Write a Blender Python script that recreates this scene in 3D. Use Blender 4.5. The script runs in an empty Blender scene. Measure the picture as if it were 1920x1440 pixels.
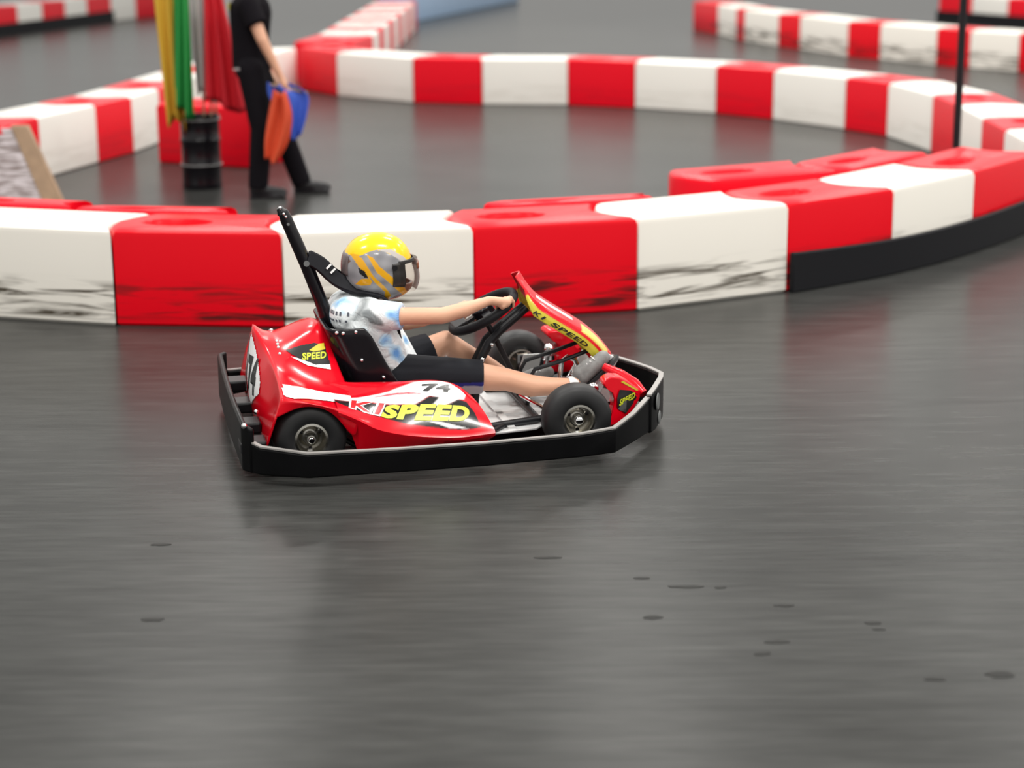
import bpy, bmesh, math, random
import numpy as np
from mathutils import Vector, Matrix
random.seed(7)
PI = math.pi
scn = bpy.context.scene
COL = scn.collection

# ------------------------------------------------------------------ camera, world, lights, exposure
F_PX = 3500.0
p, r = math.radians(14.25), math.radians(0.4)
fw = Vector((0, math.cos(p), -math.sin(p))); rt = Vector((1, 0, 0)); up = rt.cross(fw)
RR = rt * math.cos(r) - up * math.sin(r); UU = up * math.cos(r) + rt * math.sin(r)
camd = bpy.data.cameras.new('camera'); cam = bpy.data.objects.new('camera', camd); COL.objects.link(cam)
camd.sensor_width = 36.0; camd.lens = F_PX / 1920 * 36.0
camd.clip_end = 300
M = Matrix((RR, UU, -fw)).transposed().to_4x4(); M.translation = Vector((0, 0, 2.07)); cam.matrix_world = M
camd.dof.use_dof = True; camd.dof.focus_distance = 7.25; camd.dof.aperture_fstop = 1.5
scn.camera = cam

world = bpy.data.worlds.new('hall_light'); scn.world = world; world.use_nodes = True
wb = world.node_tree.nodes['Background']; wb.inputs['Color'].default_value = (1.0, 0.985, 0.945, 1); wb.inputs['Strength'].default_value = 0.60
# ceiling lamps of the hall: rows of long fixtures
for iy in range(7):
    for ix in range(5):
        ld = bpy.data.lights.new('ceiling_lamp', 'AREA'); ld.shape = 'RECTANGLE'; ld.size = 1.4; ld.size_y = 0.5
        ld.energy = 100; ld.spread = math.radians(150); ld.color = (1.0, 0.97, 0.92)
        lo = bpy.data.objects.new('ceiling_lamp', ld); COL.objects.link(lo)
        lo.location = (-3.0 + ix * 4.2, 0.5 + iy * 5.2, 6.0)
scn.view_settings.view_transform = 'Standard'; scn.view_settings.look = 'None'
scn.view_settings.gamma = 1.0; scn.view_settings.use_curve_mapping = False
scn.view_settings.exposure = 0.36

# ------------------------------------------------------------------ material helpers
def mat(name, col, rough=0.5, metal=0.0, spec=0.5, coat=0.0, noise=None, alpha=1.0, trans=0.0, bump=None):
    m = bpy.data.materials.new(name); m.use_nodes = True
    nt = m.node_tree; b = nt.nodes['Principled BSDF']
    b.inputs['Base Color'].default_value = (*col, 1); b.inputs['Roughness'].default_value = rough
    b.inputs['Metallic'].default_value = metal; b.inputs['Specular IOR Level'].default_value = spec
    b.inputs['Coat Weight'].default_value = coat; b.inputs['Coat Roughness'].default_value = 0.06
    b.inputs['Alpha'].default_value = alpha; b.inputs['Transmission Weight'].default_value = trans
    if noise:
        scale, amt = noise
        tc = nt.nodes.new('ShaderNodeTexCoord'); n = nt.nodes.new('ShaderNodeTexNoise'); n.inputs['Scale'].default_value = scale
        n.inputs['Detail'].default_value = 4
        rp = nt.nodes.new('ShaderNodeMapRange'); rp.inputs['To Min'].default_value = 1 - amt; rp.inputs['To Max'].default_value = 1 + amt
        mx = nt.nodes.new('ShaderNodeVectorMath'); mx.operation = 'SCALE'; mx.inputs[0].default_value = col
        nt.links.new(tc.outputs['Object'], n.inputs['Vector']); nt.links.new(n.outputs['Fac'], rp.inputs['Value'])
        nt.links.new(rp.outputs['Result'], mx.inputs['Scale']); nt.links.new(mx.outputs['Vector'], b.inputs['Base Color'])
    if bump:
        tc = nt.nodes.new('ShaderNodeTexCoord'); n = nt.nodes.new('ShaderNodeTexNoise'); n.inputs['Scale'].default_value = bump[0]
        bp = nt.nodes.new('ShaderNodeBump'); bp.inputs['Strength'].default_value = bump[1]; bp.inputs['Distance'].default_value = 0.01
        nt.links.new(tc.outputs['Object'], n.inputs['Vector']); nt.links.new(n.outputs['Fac'], bp.inputs['Height']); nt.links.new(bp.outputs['Normal'], b.inputs['Normal'])
    return m

def vcol_mat(name, rough, coat=0.0, metal=0.0):
    m = mat(name, (1, 1, 1), rough, metal, spec=0.28, coat=coat); nt = m.node_tree
    a = nt.nodes.new('ShaderNodeVertexColor'); a.layer_name = 'Paint'
    nt.links.new(a.outputs['Color'], nt.nodes['Principled BSDF'].inputs['Base Color']); return m

def barrier_mat(name, col, dirt, amount, edge=(0.20, 0.02)):
    """moulded plastic with streaky rubber scuffs where karts rub along the lower half"""
    m = mat(name, col, 0.32, spec=0.16); nt = m.node_tree; N = nt.nodes; L = nt.links; b = N['Principled BSDF']
    tc = N.new('ShaderNodeTexCoord'); oi = N.new('ShaderNodeObjectInfo')
    mp = N.new('ShaderNodeMapping'); mp.inputs['Scale'].default_value = (2.2, 2.2, 26)
    add = N.new('ShaderNodeVectorMath'); add.operation = 'ADD'
    sc = N.new('ShaderNodeVectorMath'); sc.operation = 'SCALE'; sc.inputs['Scale'].default_value = 37.0
    cb = N.new('ShaderNodeCombineXYZ')
    for k in ('X', 'Y', 'Z'): L.new(oi.outputs['Random'], cb.inputs[k])
    L.new(cb.outputs[0], sc.inputs[0]); L.new(tc.outputs['Object'], mp.inputs[0]); L.new(mp.outputs[0], add.inputs[0]); L.new(sc.outputs[0], add.inputs[1])
    n = N.new('ShaderNodeTexNoise'); n.inputs['Scale'].default_value = 1.0; n.inputs['Detail'].default_value = 5; n.inputs['Distortion'].default_value = 0.6
    L.new(add.outputs[0], n.inputs['Vector'])
    rp = N.new('ShaderNodeMapRange'); rp.inputs['From Min'].default_value = 0.45; rp.inputs['From Max'].default_value = 0.62
    L.new(n.outputs['Fac'], rp.inputs['Value'])
    sx = N.new('ShaderNodeSeparateXYZ'); L.new(tc.outputs['Object'], sx.inputs[0])
    hi = N.new('ShaderNodeMapRange'); hi.inputs['From Min'].default_value = 0.26; hi.inputs['From Max'].default_value = 0.17; hi.interpolation_type = 'SMOOTHSTEP'
    lo = N.new('ShaderNodeMapRange'); lo.inputs['From Min'].default_value = 0.015; lo.inputs['From Max'].default_value = 0.05; lo.interpolation_type = 'SMOOTHSTEP'
    L.new(sx.outputs['Z'], hi.inputs['Value']); L.new(sx.outputs['Z'], lo.inputs['Value'])
    m1 = N.new('ShaderNodeMath'); m1.operation = 'MULTIPLY'; m2 = N.new('ShaderNodeMath'); m2.operation = 'MULTIPLY'; m3 = N.new('ShaderNodeMath'); m3.operation = 'MULTIPLY'
    L.new(hi.outputs[0], m1.inputs[0]); L.new(lo.outputs[0], m1.inputs[1]); L.new(m1.outputs[0], m2.inputs[0]); L.new(rp.outputs[0], m2.inputs[1])
    L.new(m2.outputs[0], m3.inputs[0]); m3.inputs[1].default_value = amount
    mx = N.new('ShaderNodeMix'); mx.data_type = 'RGBA'
    mx.inputs['A'].default_value = (*col, 1); mx.inputs['B'].default_value = (*dirt, 1)
    L.new(m3.outputs[0], mx.inputs['Factor']); L.new(mx.outputs['Result'], b.inputs['Base Color'])
    return m

RED = (0.62, 0.001, 0.010)
MAT = {
 'white_s': barrier_mat('scuffed_white_plastic', (0.80, 0.765, 0.70), (0.06, 0.046, 0.03), 1.0),
 'red_s': barrier_mat('scuffed_red_plastic', (0.72, 0.001, 0.010), (0.07, 0.010, 0.010), 0.95),
 'white': barrier_mat('white_plastic', (0.78, 0.76, 0.71), (0.45, 0.42, 0.36), 0.25),
 'red': barrier_mat('red_plastic', (0.72, 0.002, 0.014), (0.35, 0.01, 0.02), 0.3),
 'blue': mat('pale_blue_plastic', (0.30, 0.45, 0.66), 0.35),
 'rubber': mat('black_rubber', (0.008, 0.008, 0.010), 0.6, spec=0.2),
 'paint': mat('red_gloss_paint', RED, 0.2, spec=0.25, coat=0.15),
 'tyre': mat('tyre_rubber', (0.014, 0.014, 0.015), 0.5, spec=0.35, noise=(30, 0.25)),
 'rim': mat('dull_alloy', (0.55, 0.53, 0.48), 0.25, 1.0),
 'chrome': mat('chrome', (0.75, 0.75, 0.76), 0.12, 1.0),
 'steel': mat('floor_pan_alloy', (0.74, 0.75, 0.75), 0.38, 0.35, noise=(9, 0.25)),
 'black': mat('black_gloss', (0.006, 0.005, 0.007), 0.2, spec=0.35),
 'blackm': mat('black_powder_coat', (0.008, 0.008, 0.010), 0.4, spec=0.3),
 'bumper': mat('bumper_plastic', (0.003, 0.003, 0.0035), 0.34, spec=0.12, noise=(14, 0.4)),
 'skin': mat('skin', (0.66, 0.36, 0.235), 0.5),
 'white_print': mat('white_print', (0.82, 0.82, 0.82), 0.3),
 'black_print': mat('black_print', (0.012, 0.012, 0.012), 0.3),
 'lime': mat('lime_print', (0.52, 0.56, 0.03), 0.35),
 'red_print': mat('red_print', (0.66, 0.01, 0.015), 0.3),
 'yellow': mat('yellow_print', (0.62, 0.50, 0.03), 0.35),
}

# ------------------------------------------------------------------ mesh helpers
def link(o, parent=None):
    COL.objects.link(o)
    if parent: o.parent = parent
    return o
def mk(name, verts, faces, m, parent=None, smooth=True, sharp=40):
    me = bpy.data.meshes.new(name); me.from_pydata([tuple(v) for v in verts], [], faces); me.update()
    bm = bmesh.new(); bm.from_mesh(me); bmesh.ops.recalc_face_normals(bm, faces=bm.faces); bm.to_mesh(me); bm.free()
    if smooth:
        me.polygons.foreach_set('use_smooth', [True] * len(me.polygons))
        if sharp: me.set_sharp_from_angle(angle=math.radians(sharp))
    if m: me.materials.append(MAT[m] if isinstance(m, str) else m)
    return link(bpy.data.objects.new(name, me), parent)
def empty(name, loc=(0, 0, 0), rz=0):
    o = bpy.data.objects.new(name, None); o.location = loc; o.rotation_euler = (0, 0, rz); o.empty_display_size = 0.2
    return link(o)
def tag(o, label=None, cat=None, group=None, kind=None):
    if label: o['label'] = label
    if cat: o['category'] = cat
    if group: o['group'] = group
    if kind: o['kind'] = kind
    return o
def bake(o):
    dg = bpy.context.evaluated_depsgraph_get(); dg.update()
    me = bpy.data.meshes.new_from_object(o.evaluated_get(dg)); o.modifiers.clear(); o.data = me; return o
def subd(o, lv=2):
    md = o.modifiers.new('s', 'SUBSURF'); md.levels = lv; md.render_levels = lv; return o
def bev(o, w=0.004, seg=2):
    md = o.modifiers.new('b', 'BEVEL'); md.width = w; md.segments = seg; md.limit_method = 'ANGLE'; return o
def solid(o, t, off=0):
    md = o.modifiers.new('t', 'SOLIDIFY'); md.thickness = t; md.offset = off; return o

class MB:
    def __init__(s): s.v = []; s.f = []
    def add(s, v, f):
        n = len(s.v); s.v += [tuple(x) for x in v]; s.f += [tuple(i + n for i in q) for q in f]; return s
    def box(s, c, d, rot=None):
        c = Vector(c); h = Vector(d) / 2; R = rot or Matrix.Identity(3)
        v = [c + R @ Vector((sx * h.x, sy * h.y, sz * h.z)) for sx in (-1, 1) for sy in (-1, 1) for sz in (-1, 1)]
        return s.add(v, [(0, 1, 3, 2), (4, 6, 7, 5), (0, 4, 5, 1), (2, 3, 7, 6), (0, 2, 6, 4), (1, 5, 7, 3)])
    def bar(s, a, b, w, t, upv=(0, 0, 1)):
        a, b = Vector(a), Vector(b); d = (b - a); L = d.length; d.normalize(); y = Vector(upv).cross(d)
        if y.length < 1e-4: y = Vector((0, 1, 0))
        y.normalize(); z = d.cross(y); R = Matrix((d, y, z)).transposed()
        return s.box((a + b) / 2, (L, w, t), R)
    def tube(s, pts, rad, n=10, caps=True, closed=False, flat=1.0):
        pts = [Vector(q) for q in pts]; N = len(pts); rads = rad if isinstance(rad, (list, tuple)) else [rad] * N
        prev = None; rings = []
        for i in range(N):
            if closed: d = pts[(i + 1) % N] - pts[i - 1]
            else: d = pts[min(i + 1, N - 1)] - pts[max(i - 1, 0)]
            d.normalize()
            if prev is None:
                a = Vector((0, 0, 1)) if abs(d.z) < 0.9 else Vector((0, 1, 0)); x = d.cross(a).normalized()
            else:
                x = prev - d * prev.dot(d); x.normalize()
            prev = x; y = d.cross(x)
            rings.append([pts[i] + (x * math.cos(2 * PI * k / n) + y * math.sin(2 * PI * k / n) * flat) * rads[i] for k in range(n)])
        v = [q for rg in rings for q in rg]; f = []
        for i in range(N if closed else N - 1):
            j = (i + 1) % N
            for k in range(n): f.append((i * n + k, i * n + (k + 1) % n, j * n + (k + 1) % n, j * n + k))
        if caps and not closed: f += [tuple(range(n - 1, -1, -1)), tuple((N - 1) * n + k for k in range(n))]
        return s.add(v, f)
    def lathe(s, prof, c, axis='y', n=28, closed=False):
        """prof: (radius, along)"""
        c = Vector(c); v = []; f = []; m = len(prof)
        for i in range(n):
            a = 2 * PI * i / n
            for rr, h in prof:
                ca, sa = rr * math.cos(a), rr * math.sin(a)
                v.append(c + (Vector((ca, h, sa)) if axis == 'y' else Vector((ca, sa, h)) if axis == 'z' else Vector((h, ca, sa))))
        for i in range(n):
            j = (i + 1) % n
            for k in range(m if closed else m - 1):
                l = (k + 1) % m; f.append((i * m + k, i * m + l, j * m + l, j * m + k))
        return s.add(v, f)
    def ball(s, c, rx, ry=None, rz=None, nu=14, nv=8):
        ry = ry or rx; rz = rz or rx; c = Vector(c); v = [c + Vector((0, 0, -rz))]; f = []
        for j in range(1, nv):
            t = -PI / 2 + PI * j / nv
            for i in range(nu):
                a = 2 * PI * i / nu; v.append(c + Vector((rx * math.cos(t) * math.cos(a), ry * math.cos(t) * math.sin(a), rz * math.sin(t))))
        v.append(c + Vector((0, 0, rz))); top = len(v) - 1
        for i in range(nu):
            j = (i + 1) % nu; f.append((0, 1 + j, 1 + i)); f.append((top, 1 + (nv - 2) * nu + i, 1 + (nv - 2) * nu + j))
            for k in range(nv - 2): f.append((1 + k * nu + i, 1 + k * nu + j, 1 + (k + 1) * nu + j, 1 + (k + 1) * nu + i))
        return s.add(v, f)
    def cone(s, a, b, ra, rb, round_a=True, round_b=True, n=16, sq=None):
        """tapered limb segment; rounded or cut-flat ends"""
        a, b = Vector(a), Vector(b); d = (b - a).normalized()
        s.tube([a, b], [ra, rb], n)
        if round_a: s.ball(a, ra)
        if round_b: s.ball(b, rb)
        return s
    def extrude(s, outline, fn0, fn1):
        """closed 2d outline lifted to two 3d copies and walled"""
        n = len(outline); v = [fn0(q) for q in outline] + [fn1(q) for q in outline]
        f = [tuple(range(n)), tuple(range(2 * n - 1, n - 1, -1))] + [(i, (i + 1) % n, n + (i + 1) % n, n + i) for i in range(n)]
        return s.add(v, f)
    def build(s, name, m, parent=None, smooth=True, sharp=40): return mk(name, s.v, s.f, m, parent, smooth, sharp)

def voxel(mb, name, m, parent, size, smooth=4):
    """one continuous skin over overlapping limb segments"""
    o = mb.build(name, m, parent, True, None)
    md = o.modifiers.new('r', 'REMESH'); md.mode = 'VOXEL'; md.voxel_size = size; md.use_smooth_shade = True
    sm = o.modifiers.new('s', 'SMOOTH'); sm.factor = 0.5; sm.iterations = smooth
    bake(o)
    if not o.data.materials: o.data.materials.append(MAT[m] if isinstance(m, str) else m)
    return o
def paint(o, fn):
    me = o.data; at = me.color_attributes.new('Paint', 'FLOAT_COLOR', 'POINT')
    out = []
    for v in me.vertices: out += [*fn(v.co), 1.0]
    at.data.foreach_set('color', out)
def inside(pt, poly):
    x, y = pt; c = False; j = len(poly) - 1
    for i in range(len(poly)):
        xi, yi = poly[i]; xj, yj = poly[j]
        if (yi > y) != (yj > y) and x < (xj - xi) * (y - yi) / (yj - yi) + xi: c = not c
        j = i
    return c
def cr(P, t):
    n = len(P) - 1; t = min(max(t, 0), 1) * n; i = min(int(t), n - 1); f = t - i
    q = [Vector(P[max(i - 1, 0)]), Vector(P[i]), Vector(P[i + 1]), Vector(P[min(i + 2, n)])]
    return 0.5 * (2 * q[1] + (q[2] - q[0]) * f + (2 * q[0] - 5 * q[1] + 4 * q[2] - q[3]) * f * f + (3 * q[1] - q[0] - 3 * q[2] + q[3]) * f ** 3)
def text_mesh(body, shear=0.0, bold=0.0, cuts=1):
    """flat glyph outlines normalised to the unit box; returns verts (u,w), faces, aspect"""
    cu = bpy.data.curves.new('t', 'FONT'); cu.body = body; cu.shear = shear; cu.offset = bold; cu.resolution_u = 3; cu.space_character = 1.06
    o = bpy.data.objects.new('t', cu); COL.objects.link(o)
    dg = bpy.context.evaluated_depsgraph_get(); dg.update()
    me = bpy.data.meshes.new_from_object(o.evaluated_get(dg))
    bm = bmesh.new(); bm.from_mesh(me); bmesh.ops.triangulate(bm, faces=bm.faces)
    for _ in range(cuts):
        el = [e for e in bm.edges if e.calc_length() > 0.18]
        if el: bmesh.ops.subdivide_edges(bm, edges=el, cuts=1); bmesh.ops.triangulate(bm, faces=bm.faces)
    vs = [v.co.copy() for v in bm.verts]; bm.verts.index_update(); fs = [tuple(v.index for v in f.verts) for f in bm.faces]; bm.free()
    bpy.data.objects.remove(o); bpy.data.curves.remove(cu); bpy.data.meshes.remove(me)
    x0, x1 = min(v.x for v in vs), max(v.x for v in vs); y0, y1 = min(v.y for v in vs), max(v.y for v in vs)
    return [((v.x - x0) / (x1 - x0), (v.y - y0) / (y1 - y0)) for v in vs], fs
def text_on(name, body, fn, m, parent, shear=0.25, bold=0.03, cuts=2):
    vs, fs = text_mesh(body, shear, bold, cuts)
    o = mk(name, [fn(u, w) for u, w in vs], fs, m, parent, False); return o

# ------------------------------------------------------------------ floor
def floor_material():
    m = mat('polished_track_floor', (0.075, 0.075, 0.074), 0.3); nt = m.node_tree; N = nt.nodes; L = nt.links; b = N['Principled BSDF']
    tc = N.new('ShaderNodeTexCoord')
    def noise(scale, rot, detail=5, dist=0.0):
        mp = N.new('ShaderNodeMapping'); mp.inputs['Scale'].default_value = scale; mp.inputs['Rotation'].default_value = (0, 0, rot)
        n = N.new('ShaderNodeTexNoise'); n.inputs['Scale'].default_value = 1; n.inputs['Detail'].default_value = detail; n.inputs['Distortion'].default_value = dist
        L.new(tc.outputs['Object'], mp.inputs[0]); L.new(mp.outputs[0], n.inputs['Vector']); return n
    a = noise((0.5, 0.9, 1), 0.1, 4, 0.5); c = noise((1.6, 14, 1), -0.08, 6, 0.3); d = noise((5, 40, 1), 0.05, 4)
    def rng(n, lo, hi, f0=0.15, f1=0.85):
        q = N.new('ShaderNodeMapRange'); q.inputs['From Min'].default_value = f0; q.inputs['From Max'].default_value = f1
        q.inputs['To Min'].default_value = lo; q.inputs['To Max'].default_value = hi; L.new(n.outputs['Fac'], q.inputs['Value']); return q
    q1 = rng(a, 0.75, 1.25); q2 = rng(c, 0.65, 1.35); q3 = rng(d, 0.65, 1.35)
    m1 = N.new('ShaderNodeMath'); m1.operation = 'MULTIPLY'; L.new(q1.outputs[0], m1.inputs[0]); L.new(q2.outputs[0], m1.inputs[1])
    m2 = N.new('ShaderNodeMath'); m2.operation = 'MULTIPLY'; L.new(m1.outputs[0], m2.inputs[0]); L.new(q3.outputs[0], m2.inputs[1])
    sc = N.new('ShaderNodeVectorMath'); sc.operation = 'SCALE'; sc.inputs[0].default_value = (0.034, 0.0345, 0.033); L.new(m2.outputs[0], sc.inputs['Scale'])
    L.new(sc.outputs[0], b.inputs['Base Color'])
    b.inputs['Roughness'].default_value = 0.27
    b.inputs['Specular IOR Level'].default_value = 0.07
    return m
MAT['floor'] = floor_material()
floor = MB().box((0, 32, -0.06), (70, 80, 0.12)).build('floor', 'floor', None, False)
tag(floor, 'smooth dark grey polished race track floor', 'floor', kind='structure')
MAT['scuff'] = mat('rubber_mark', (0.016, 0.016, 0.015), 0.5, spec=0.12)
def blot(x, y, lx, ly, rot=0.0):
    mb = MB(); n = 12; pts = []
    for k in range(n):
        a = 2 * PI * k / n; q = 1 + random.uniform(-0.25, 0.25); u, w = lx * q * math.cos(a), ly * q * math.sin(a)
        pts.append((x + u * math.cos(rot) - w * math.sin(rot), y + u * math.sin(rot) + w * math.cos(rot)))
    mb.extrude(pts, lambda q: (q[0], q[1], 0.0), lambda q: (q[0], q[1], 0.0015))
    return mb.build('rubber_mark', 'scuff', floor, False)
for q in [(-1.19, 5.98, .04, .014), (-1.09, 5.29, .034, .014), (0.12, 5.82, .05, .010), (0.41, 5.62, .024, .009), (0.54, 5.54, .055, .012),
          (0.42, 5.28, .026, .016), (1.07, 5.22, .024, .013), (0.77, 5.08, .04, .011), (0.71, 4.99, .026, .012), (1.35, 4.83, .04, .02),
          (0.65, 5.53, .02, .01), (1.16, 4.80, .03, .01), (0.83, 5.37, .03, .008), (1.08, 5.17, .02, .006)]: blot(*q)

# ------------------------------------------------------------------ barriers
BH = 0.5; BT = 0.56
ORD = ['first', 'second', 'third', 'fourth', 'fifth', 'sixth', 'seventh', 'eighth', 'ninth', 'tenth', 'eleventh', 'twelfth', 'thirteenth']
def block_mesh(L, m, h=BH, T=BT, bulge=0.10, slot=True, bl=None, br=None):
    """interlocking barrier block: bulging near end, hollow far end, rounded top edge and a pin slot in the top"""
    n = 8; out = []
    bl = bl or (0.0, T); br = br or (L, T)                                                    # mitred back corners
    for k in range(n): out.append((L * k / (n - 1) , 0.0))                                   # front face
    for k in range(1, n): t = k / n; out.append((L + (br[0] - L) * t - bulge * math.sin(PI * t), br[1] * t))   # hollow end
    for k in range(n): t = k / (n - 1); out.append((br[0] * (1 - t) + bl[0] * t, br[1] * (1 - t) + bl[1] * t))
    for k in range(1, n): t = 1 - k / n; out.append((bl[0] * t - bulge * math.sin(PI * t), bl[1] * t))          # bulging end
    g = 0.006; cx = L / 2 - bulge * 0.5
    out = [(x + (g if x < cx else -g), y) for x, y in out]
    N = len(out); cy = T / 2
    def inset(d): return [(x - math.copysign(min(d, abs(x - cx)), x - cx), y - math.copysign(min(d, abs(y - cy)), y - cy)) for x, y in out]
    rings = []
    for d, z in ((0.012, 0.0), (0.0, 0.014), (0.0, h - 0.035), (0.008, h - 0.012), (0.028, h)): rings.append([(x, y, z) for x, y in inset(d)])
    if slot:
        sxc, rx, ry = L * 0.30, L * 0.22, T * 0.20
        ang = [math.atan2((y - cy), (x - sxc)) for x, y in out]
        for q, z in ((1.0, h - 0.002), (0.93, h - 0.012), (0.85, h - 0.05)): rings.append([(sxc + rx * q * math.cos(a), cy + ry * q * math.sin(a), z) for a in ang])
    v = [q for rg in rings for q in rg]; f = []
    for i in range(len(rings) - 1):
        for k in range(N): f.append((i * N + k, i * N + (k + 1) % N, (i + 1) * N + (k + 1) % N, (i + 1) * N + k))
    f.append(tuple(range(N - 1, -1, -1))); f.append(tuple((len(rings) - 1) * N + k for k in range(N)))
    return v, f
def barrier_row(pts, first, where, group, mats=('white', 'red'), z=0.0, h=BH, T=BT, bulge=0.10, start=None, side='left', slot=True, solo=False):
    """pts: world (x,y) joints along the near face; the block bodies lie on the left of the walking direction"""
    cnt = {0: 0, 1: 0}; tot = [0, 0]; c = first
    for i in range(len(pts) - 1): tot[c] += 1; c = (1 - c) if not solo else c
    c = first; res = []
    for i in range(len(pts) - 1):
        a, b = Vector(pts[i]), Vector(pts[i + 1]); d = b - a
        dn = d.normalized(); nn = Vector((-dn.y, dn.x))
        def mitre(j):
            if j <= 0 or j >= len(pts) - 1: return nn * T
            d0 = (Vector(pts[j]) - Vector(pts[j - 1])).normalized(); d1 = (Vector(pts[j + 1]) - Vector(pts[j])).normalized()
            m_ = (Vector((-d0.y, d0.x)) + Vector((-d1.y, d1.x))).normalized(); return m_ * (T / max(0.5, m_.dot(nn)))
        q0, q1 = mitre(i), mitre(i + 1)
        v, f = block_mesh(d.length, None, h, T, bulge, slot, (q0.dot(dn), q0.dot(nn)), (d.length + q1.dot(dn), q1.dot(nn)))
        o = mk('barrier_block', v, f, mats[c], None, True, 35); o.location = (a.x, a.y, z); o.rotation_euler = (0, 0, math.atan2(d.y, d.x))
        nm = ('red' if 'red' in mats[c] else 'pale blue' if mats[c] == 'blue' else 'white')
        lab = f'{ORD[cnt[c]]} {nm} barrier block {where}' if tot[c] > 1 else f'only {nm} barrier block {where}'
        tag(o, lab, 'barrier', group); cnt[c] += 1; res.append(o)
        if not solo: c = 1 - c
    return res
A = [(-3.10, 9.75), (-2.04, 9.43), (-1.16, 9.34), (-0.19, 9.48), (0.67, 9.71), (1.53, 10.19), (2.22, 10.74), (2.86, 11.45), (3.50, 12.32)]
barrier_row(A, 0, 'from the left in the scuffed row right behind the kart', 'front barrier row behind the kart', ('white_s', 'red_s'))
B = [(-2.52, 22.6), (-1.99, 21.72), (-1.07, 20.85), (-0.30, 20.6), (0.63, 20.47), (1.335, 20.1), (2.14, 19.52), (2.645, 18.9), (3.215, 18.0), (3.50, 17.4), (3.66, 16.25), (3.66, 15.4), (3.63, 14.4), (3.60, 13.62), (3.56, 12.80)]
barrier_row(B, 1, 'from the left in the long curved row behind the marshal', 'curved barrier row at the back of the island')
C = [(-3.96, 14.02), (-3.76, 14.95), (-3.515, 15.92), (-3.34, 16.58), (-3.24, 17.35), (-3.14, 18.2), (-3.04, 19.15), (-2.95, 20.0), (-2.84, 20.9), (-2.70, 21.75), (-2.55, 22.58)]
barrier_row(C, 1, 'from the left in the row behind the flag barrel', 'barrier row on the left of the island')
E_ = [(-1.80 + 0.012 * k, 23.9 + 0.93 * k) for k in range(12)]
barrier_row([(-1.95, 23.5)] + E_[1:], 1, 'from the front in the row receding at top centre', 'barrier row running away into the distance', T=0.74, bulge=0.06)
G = [(3.23, 33.4), (3.53, 32.17), (3.70, 30.95), (3.78, 30.5), (4.14, 29.16), (4.385, 28.61), (4.835, 27.06), (5.18, 26.47), (5.74, 25.42), (6.06, 24.9), (6.55, 24.3), (7.05, 23.7)]
barrier_row(G, 1, 'from the left in the scuffed row at the top right', 'scuffed barrier row at the top right', ('white_s', 'red_s'))
Dp = [(-9.25, 31.9), (-8.93, 32.9), (-8.72, 33.7), (-8.50, 34.6), (-8.29, 35.5), (-8.08, 36.4), (-7.83, 37.4), (-7.52, 38.3), (-7.2, 39.2), (-6.9, 40.1)]
barrier_row(Dp, 0, 'from the left in the far row at the top left', 'far barrier row at the top left', z=0.0)
Hh = [(8.0, 35.4), (8.42, 34.6), (8.84, 33.7), (9.3, 32.8)]
barrier_row(Hh, 1, 'from the left in the far row at the top right corner', 'far barrier row at the top right corner')
Fb = [(-1.95 + 0.24 * k, 35.9 + 0.97 * k) for k in range(10)]
barrier_row(Fb, 0, 'from the front in the far row at the top', 'far pale blue barrier row', ('blue', 'blue'), solo=True)
# second blocks set behind the front row
def lone(a, b, label, m='red', z=0.0, h=BH, T=BT):
    a, b = Vector(a), Vector(b); d = b - a; v, f = block_mesh(d.length, None, h, T)
    o = mk('barrier_block', v, f, m, None, True, 35); o.location = (a.x, a.y, z); o.rotation_euler = (0, 0, math.atan2(d.y, d.x)); tag(o, label, 'barrier')
lone((1.20, 11.12), (2.03, 11.53), 'red plastic barrier block set loose behind the front row, left of the black pole', T=0.5)
lone((2.13, 11.60), (2.76, 12.33), 'red plastic barrier block between the loose red block and the black pole', T=0.42)
lone((-3.28, 10.50), (-2.42, 10.22), 'leftmost red block tucked behind the front row', T=0.24)
lone((-2.32, 10.14), (-1.52, 10.03), 'red block tucked behind the first red block of the front row', T=0.16)
lone((-0.04, 10.20), (0.82, 10.46), 'red block tucked behind the second red block of the front row', T=0.16)
lone((-3.00, 15.91), (-2.12, 15.46), 'red plastic barrier block standing behind the black flag barrel')

def ribbon(name, pts, t, m, parent=None, bevel=0.0, closed=False):
    """upright strip: pts (x, y, zlow, zhigh), thickness t to the left"""
    n = len(pts); v = []; f = []
    for i in range(n):
        a = Vector(pts[max(i - 1, 0)][:2]); b = Vector(pts[min(i + 1, n - 1)][:2]); d = (b - a).normalized(); nn = Vector((-d.y, d.x)) * t
        x, y, z0, z1 = pts[i]
        v += [(x, y, z0), (x, y, z1), (x + nn.x, y + nn.y, z1), (x + nn.x, y + nn.y, z0)]
    for i in range(n - 1):
        for k in range(4): f.append((4 * i + k, 4 * i + (k + 1) % 4, 4 * i + 4 + (k + 1) % 4, 4 * i + 4 + k))
    f += [(0, 3, 2, 1), (4 * n - 4, 4 * n - 3, 4 * n - 2, 4 * n - 1)]
    o = mk(name, v, f, m, parent, True, 35)
    if bevel: bev(o, bevel, 3)
    return o
def off(pts, d):
    res = []
    for i in range(len(pts)):
        a = Vector(pts[max(i - 1, 0)]); b = Vector(pts[min(i + 1, len(pts) - 1)]); q = (b - a).normalized(); res.append(Vector(pts[i]) + Vector((q.y, -q.x)) * d)
    return res
sk = [cr([(*q, 0) for q in A[5:]], k / 16) for k in range(17)]; sk = off([(q.x, q.y) for q in sk], 0.05)
tag(ribbon('rubber_skirt', [(q.x, q.y, 0.0, 0.225 - 0.02 * math.sin(k / 16 * PI)) for k, q in enumerate(sk)], 0.035, 'rubber', None, 0.008),
    'black rubber skirt along the foot of the front barrier row at right', 'skirt')
sk = off(Dp[1:7], 0.06)
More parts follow.
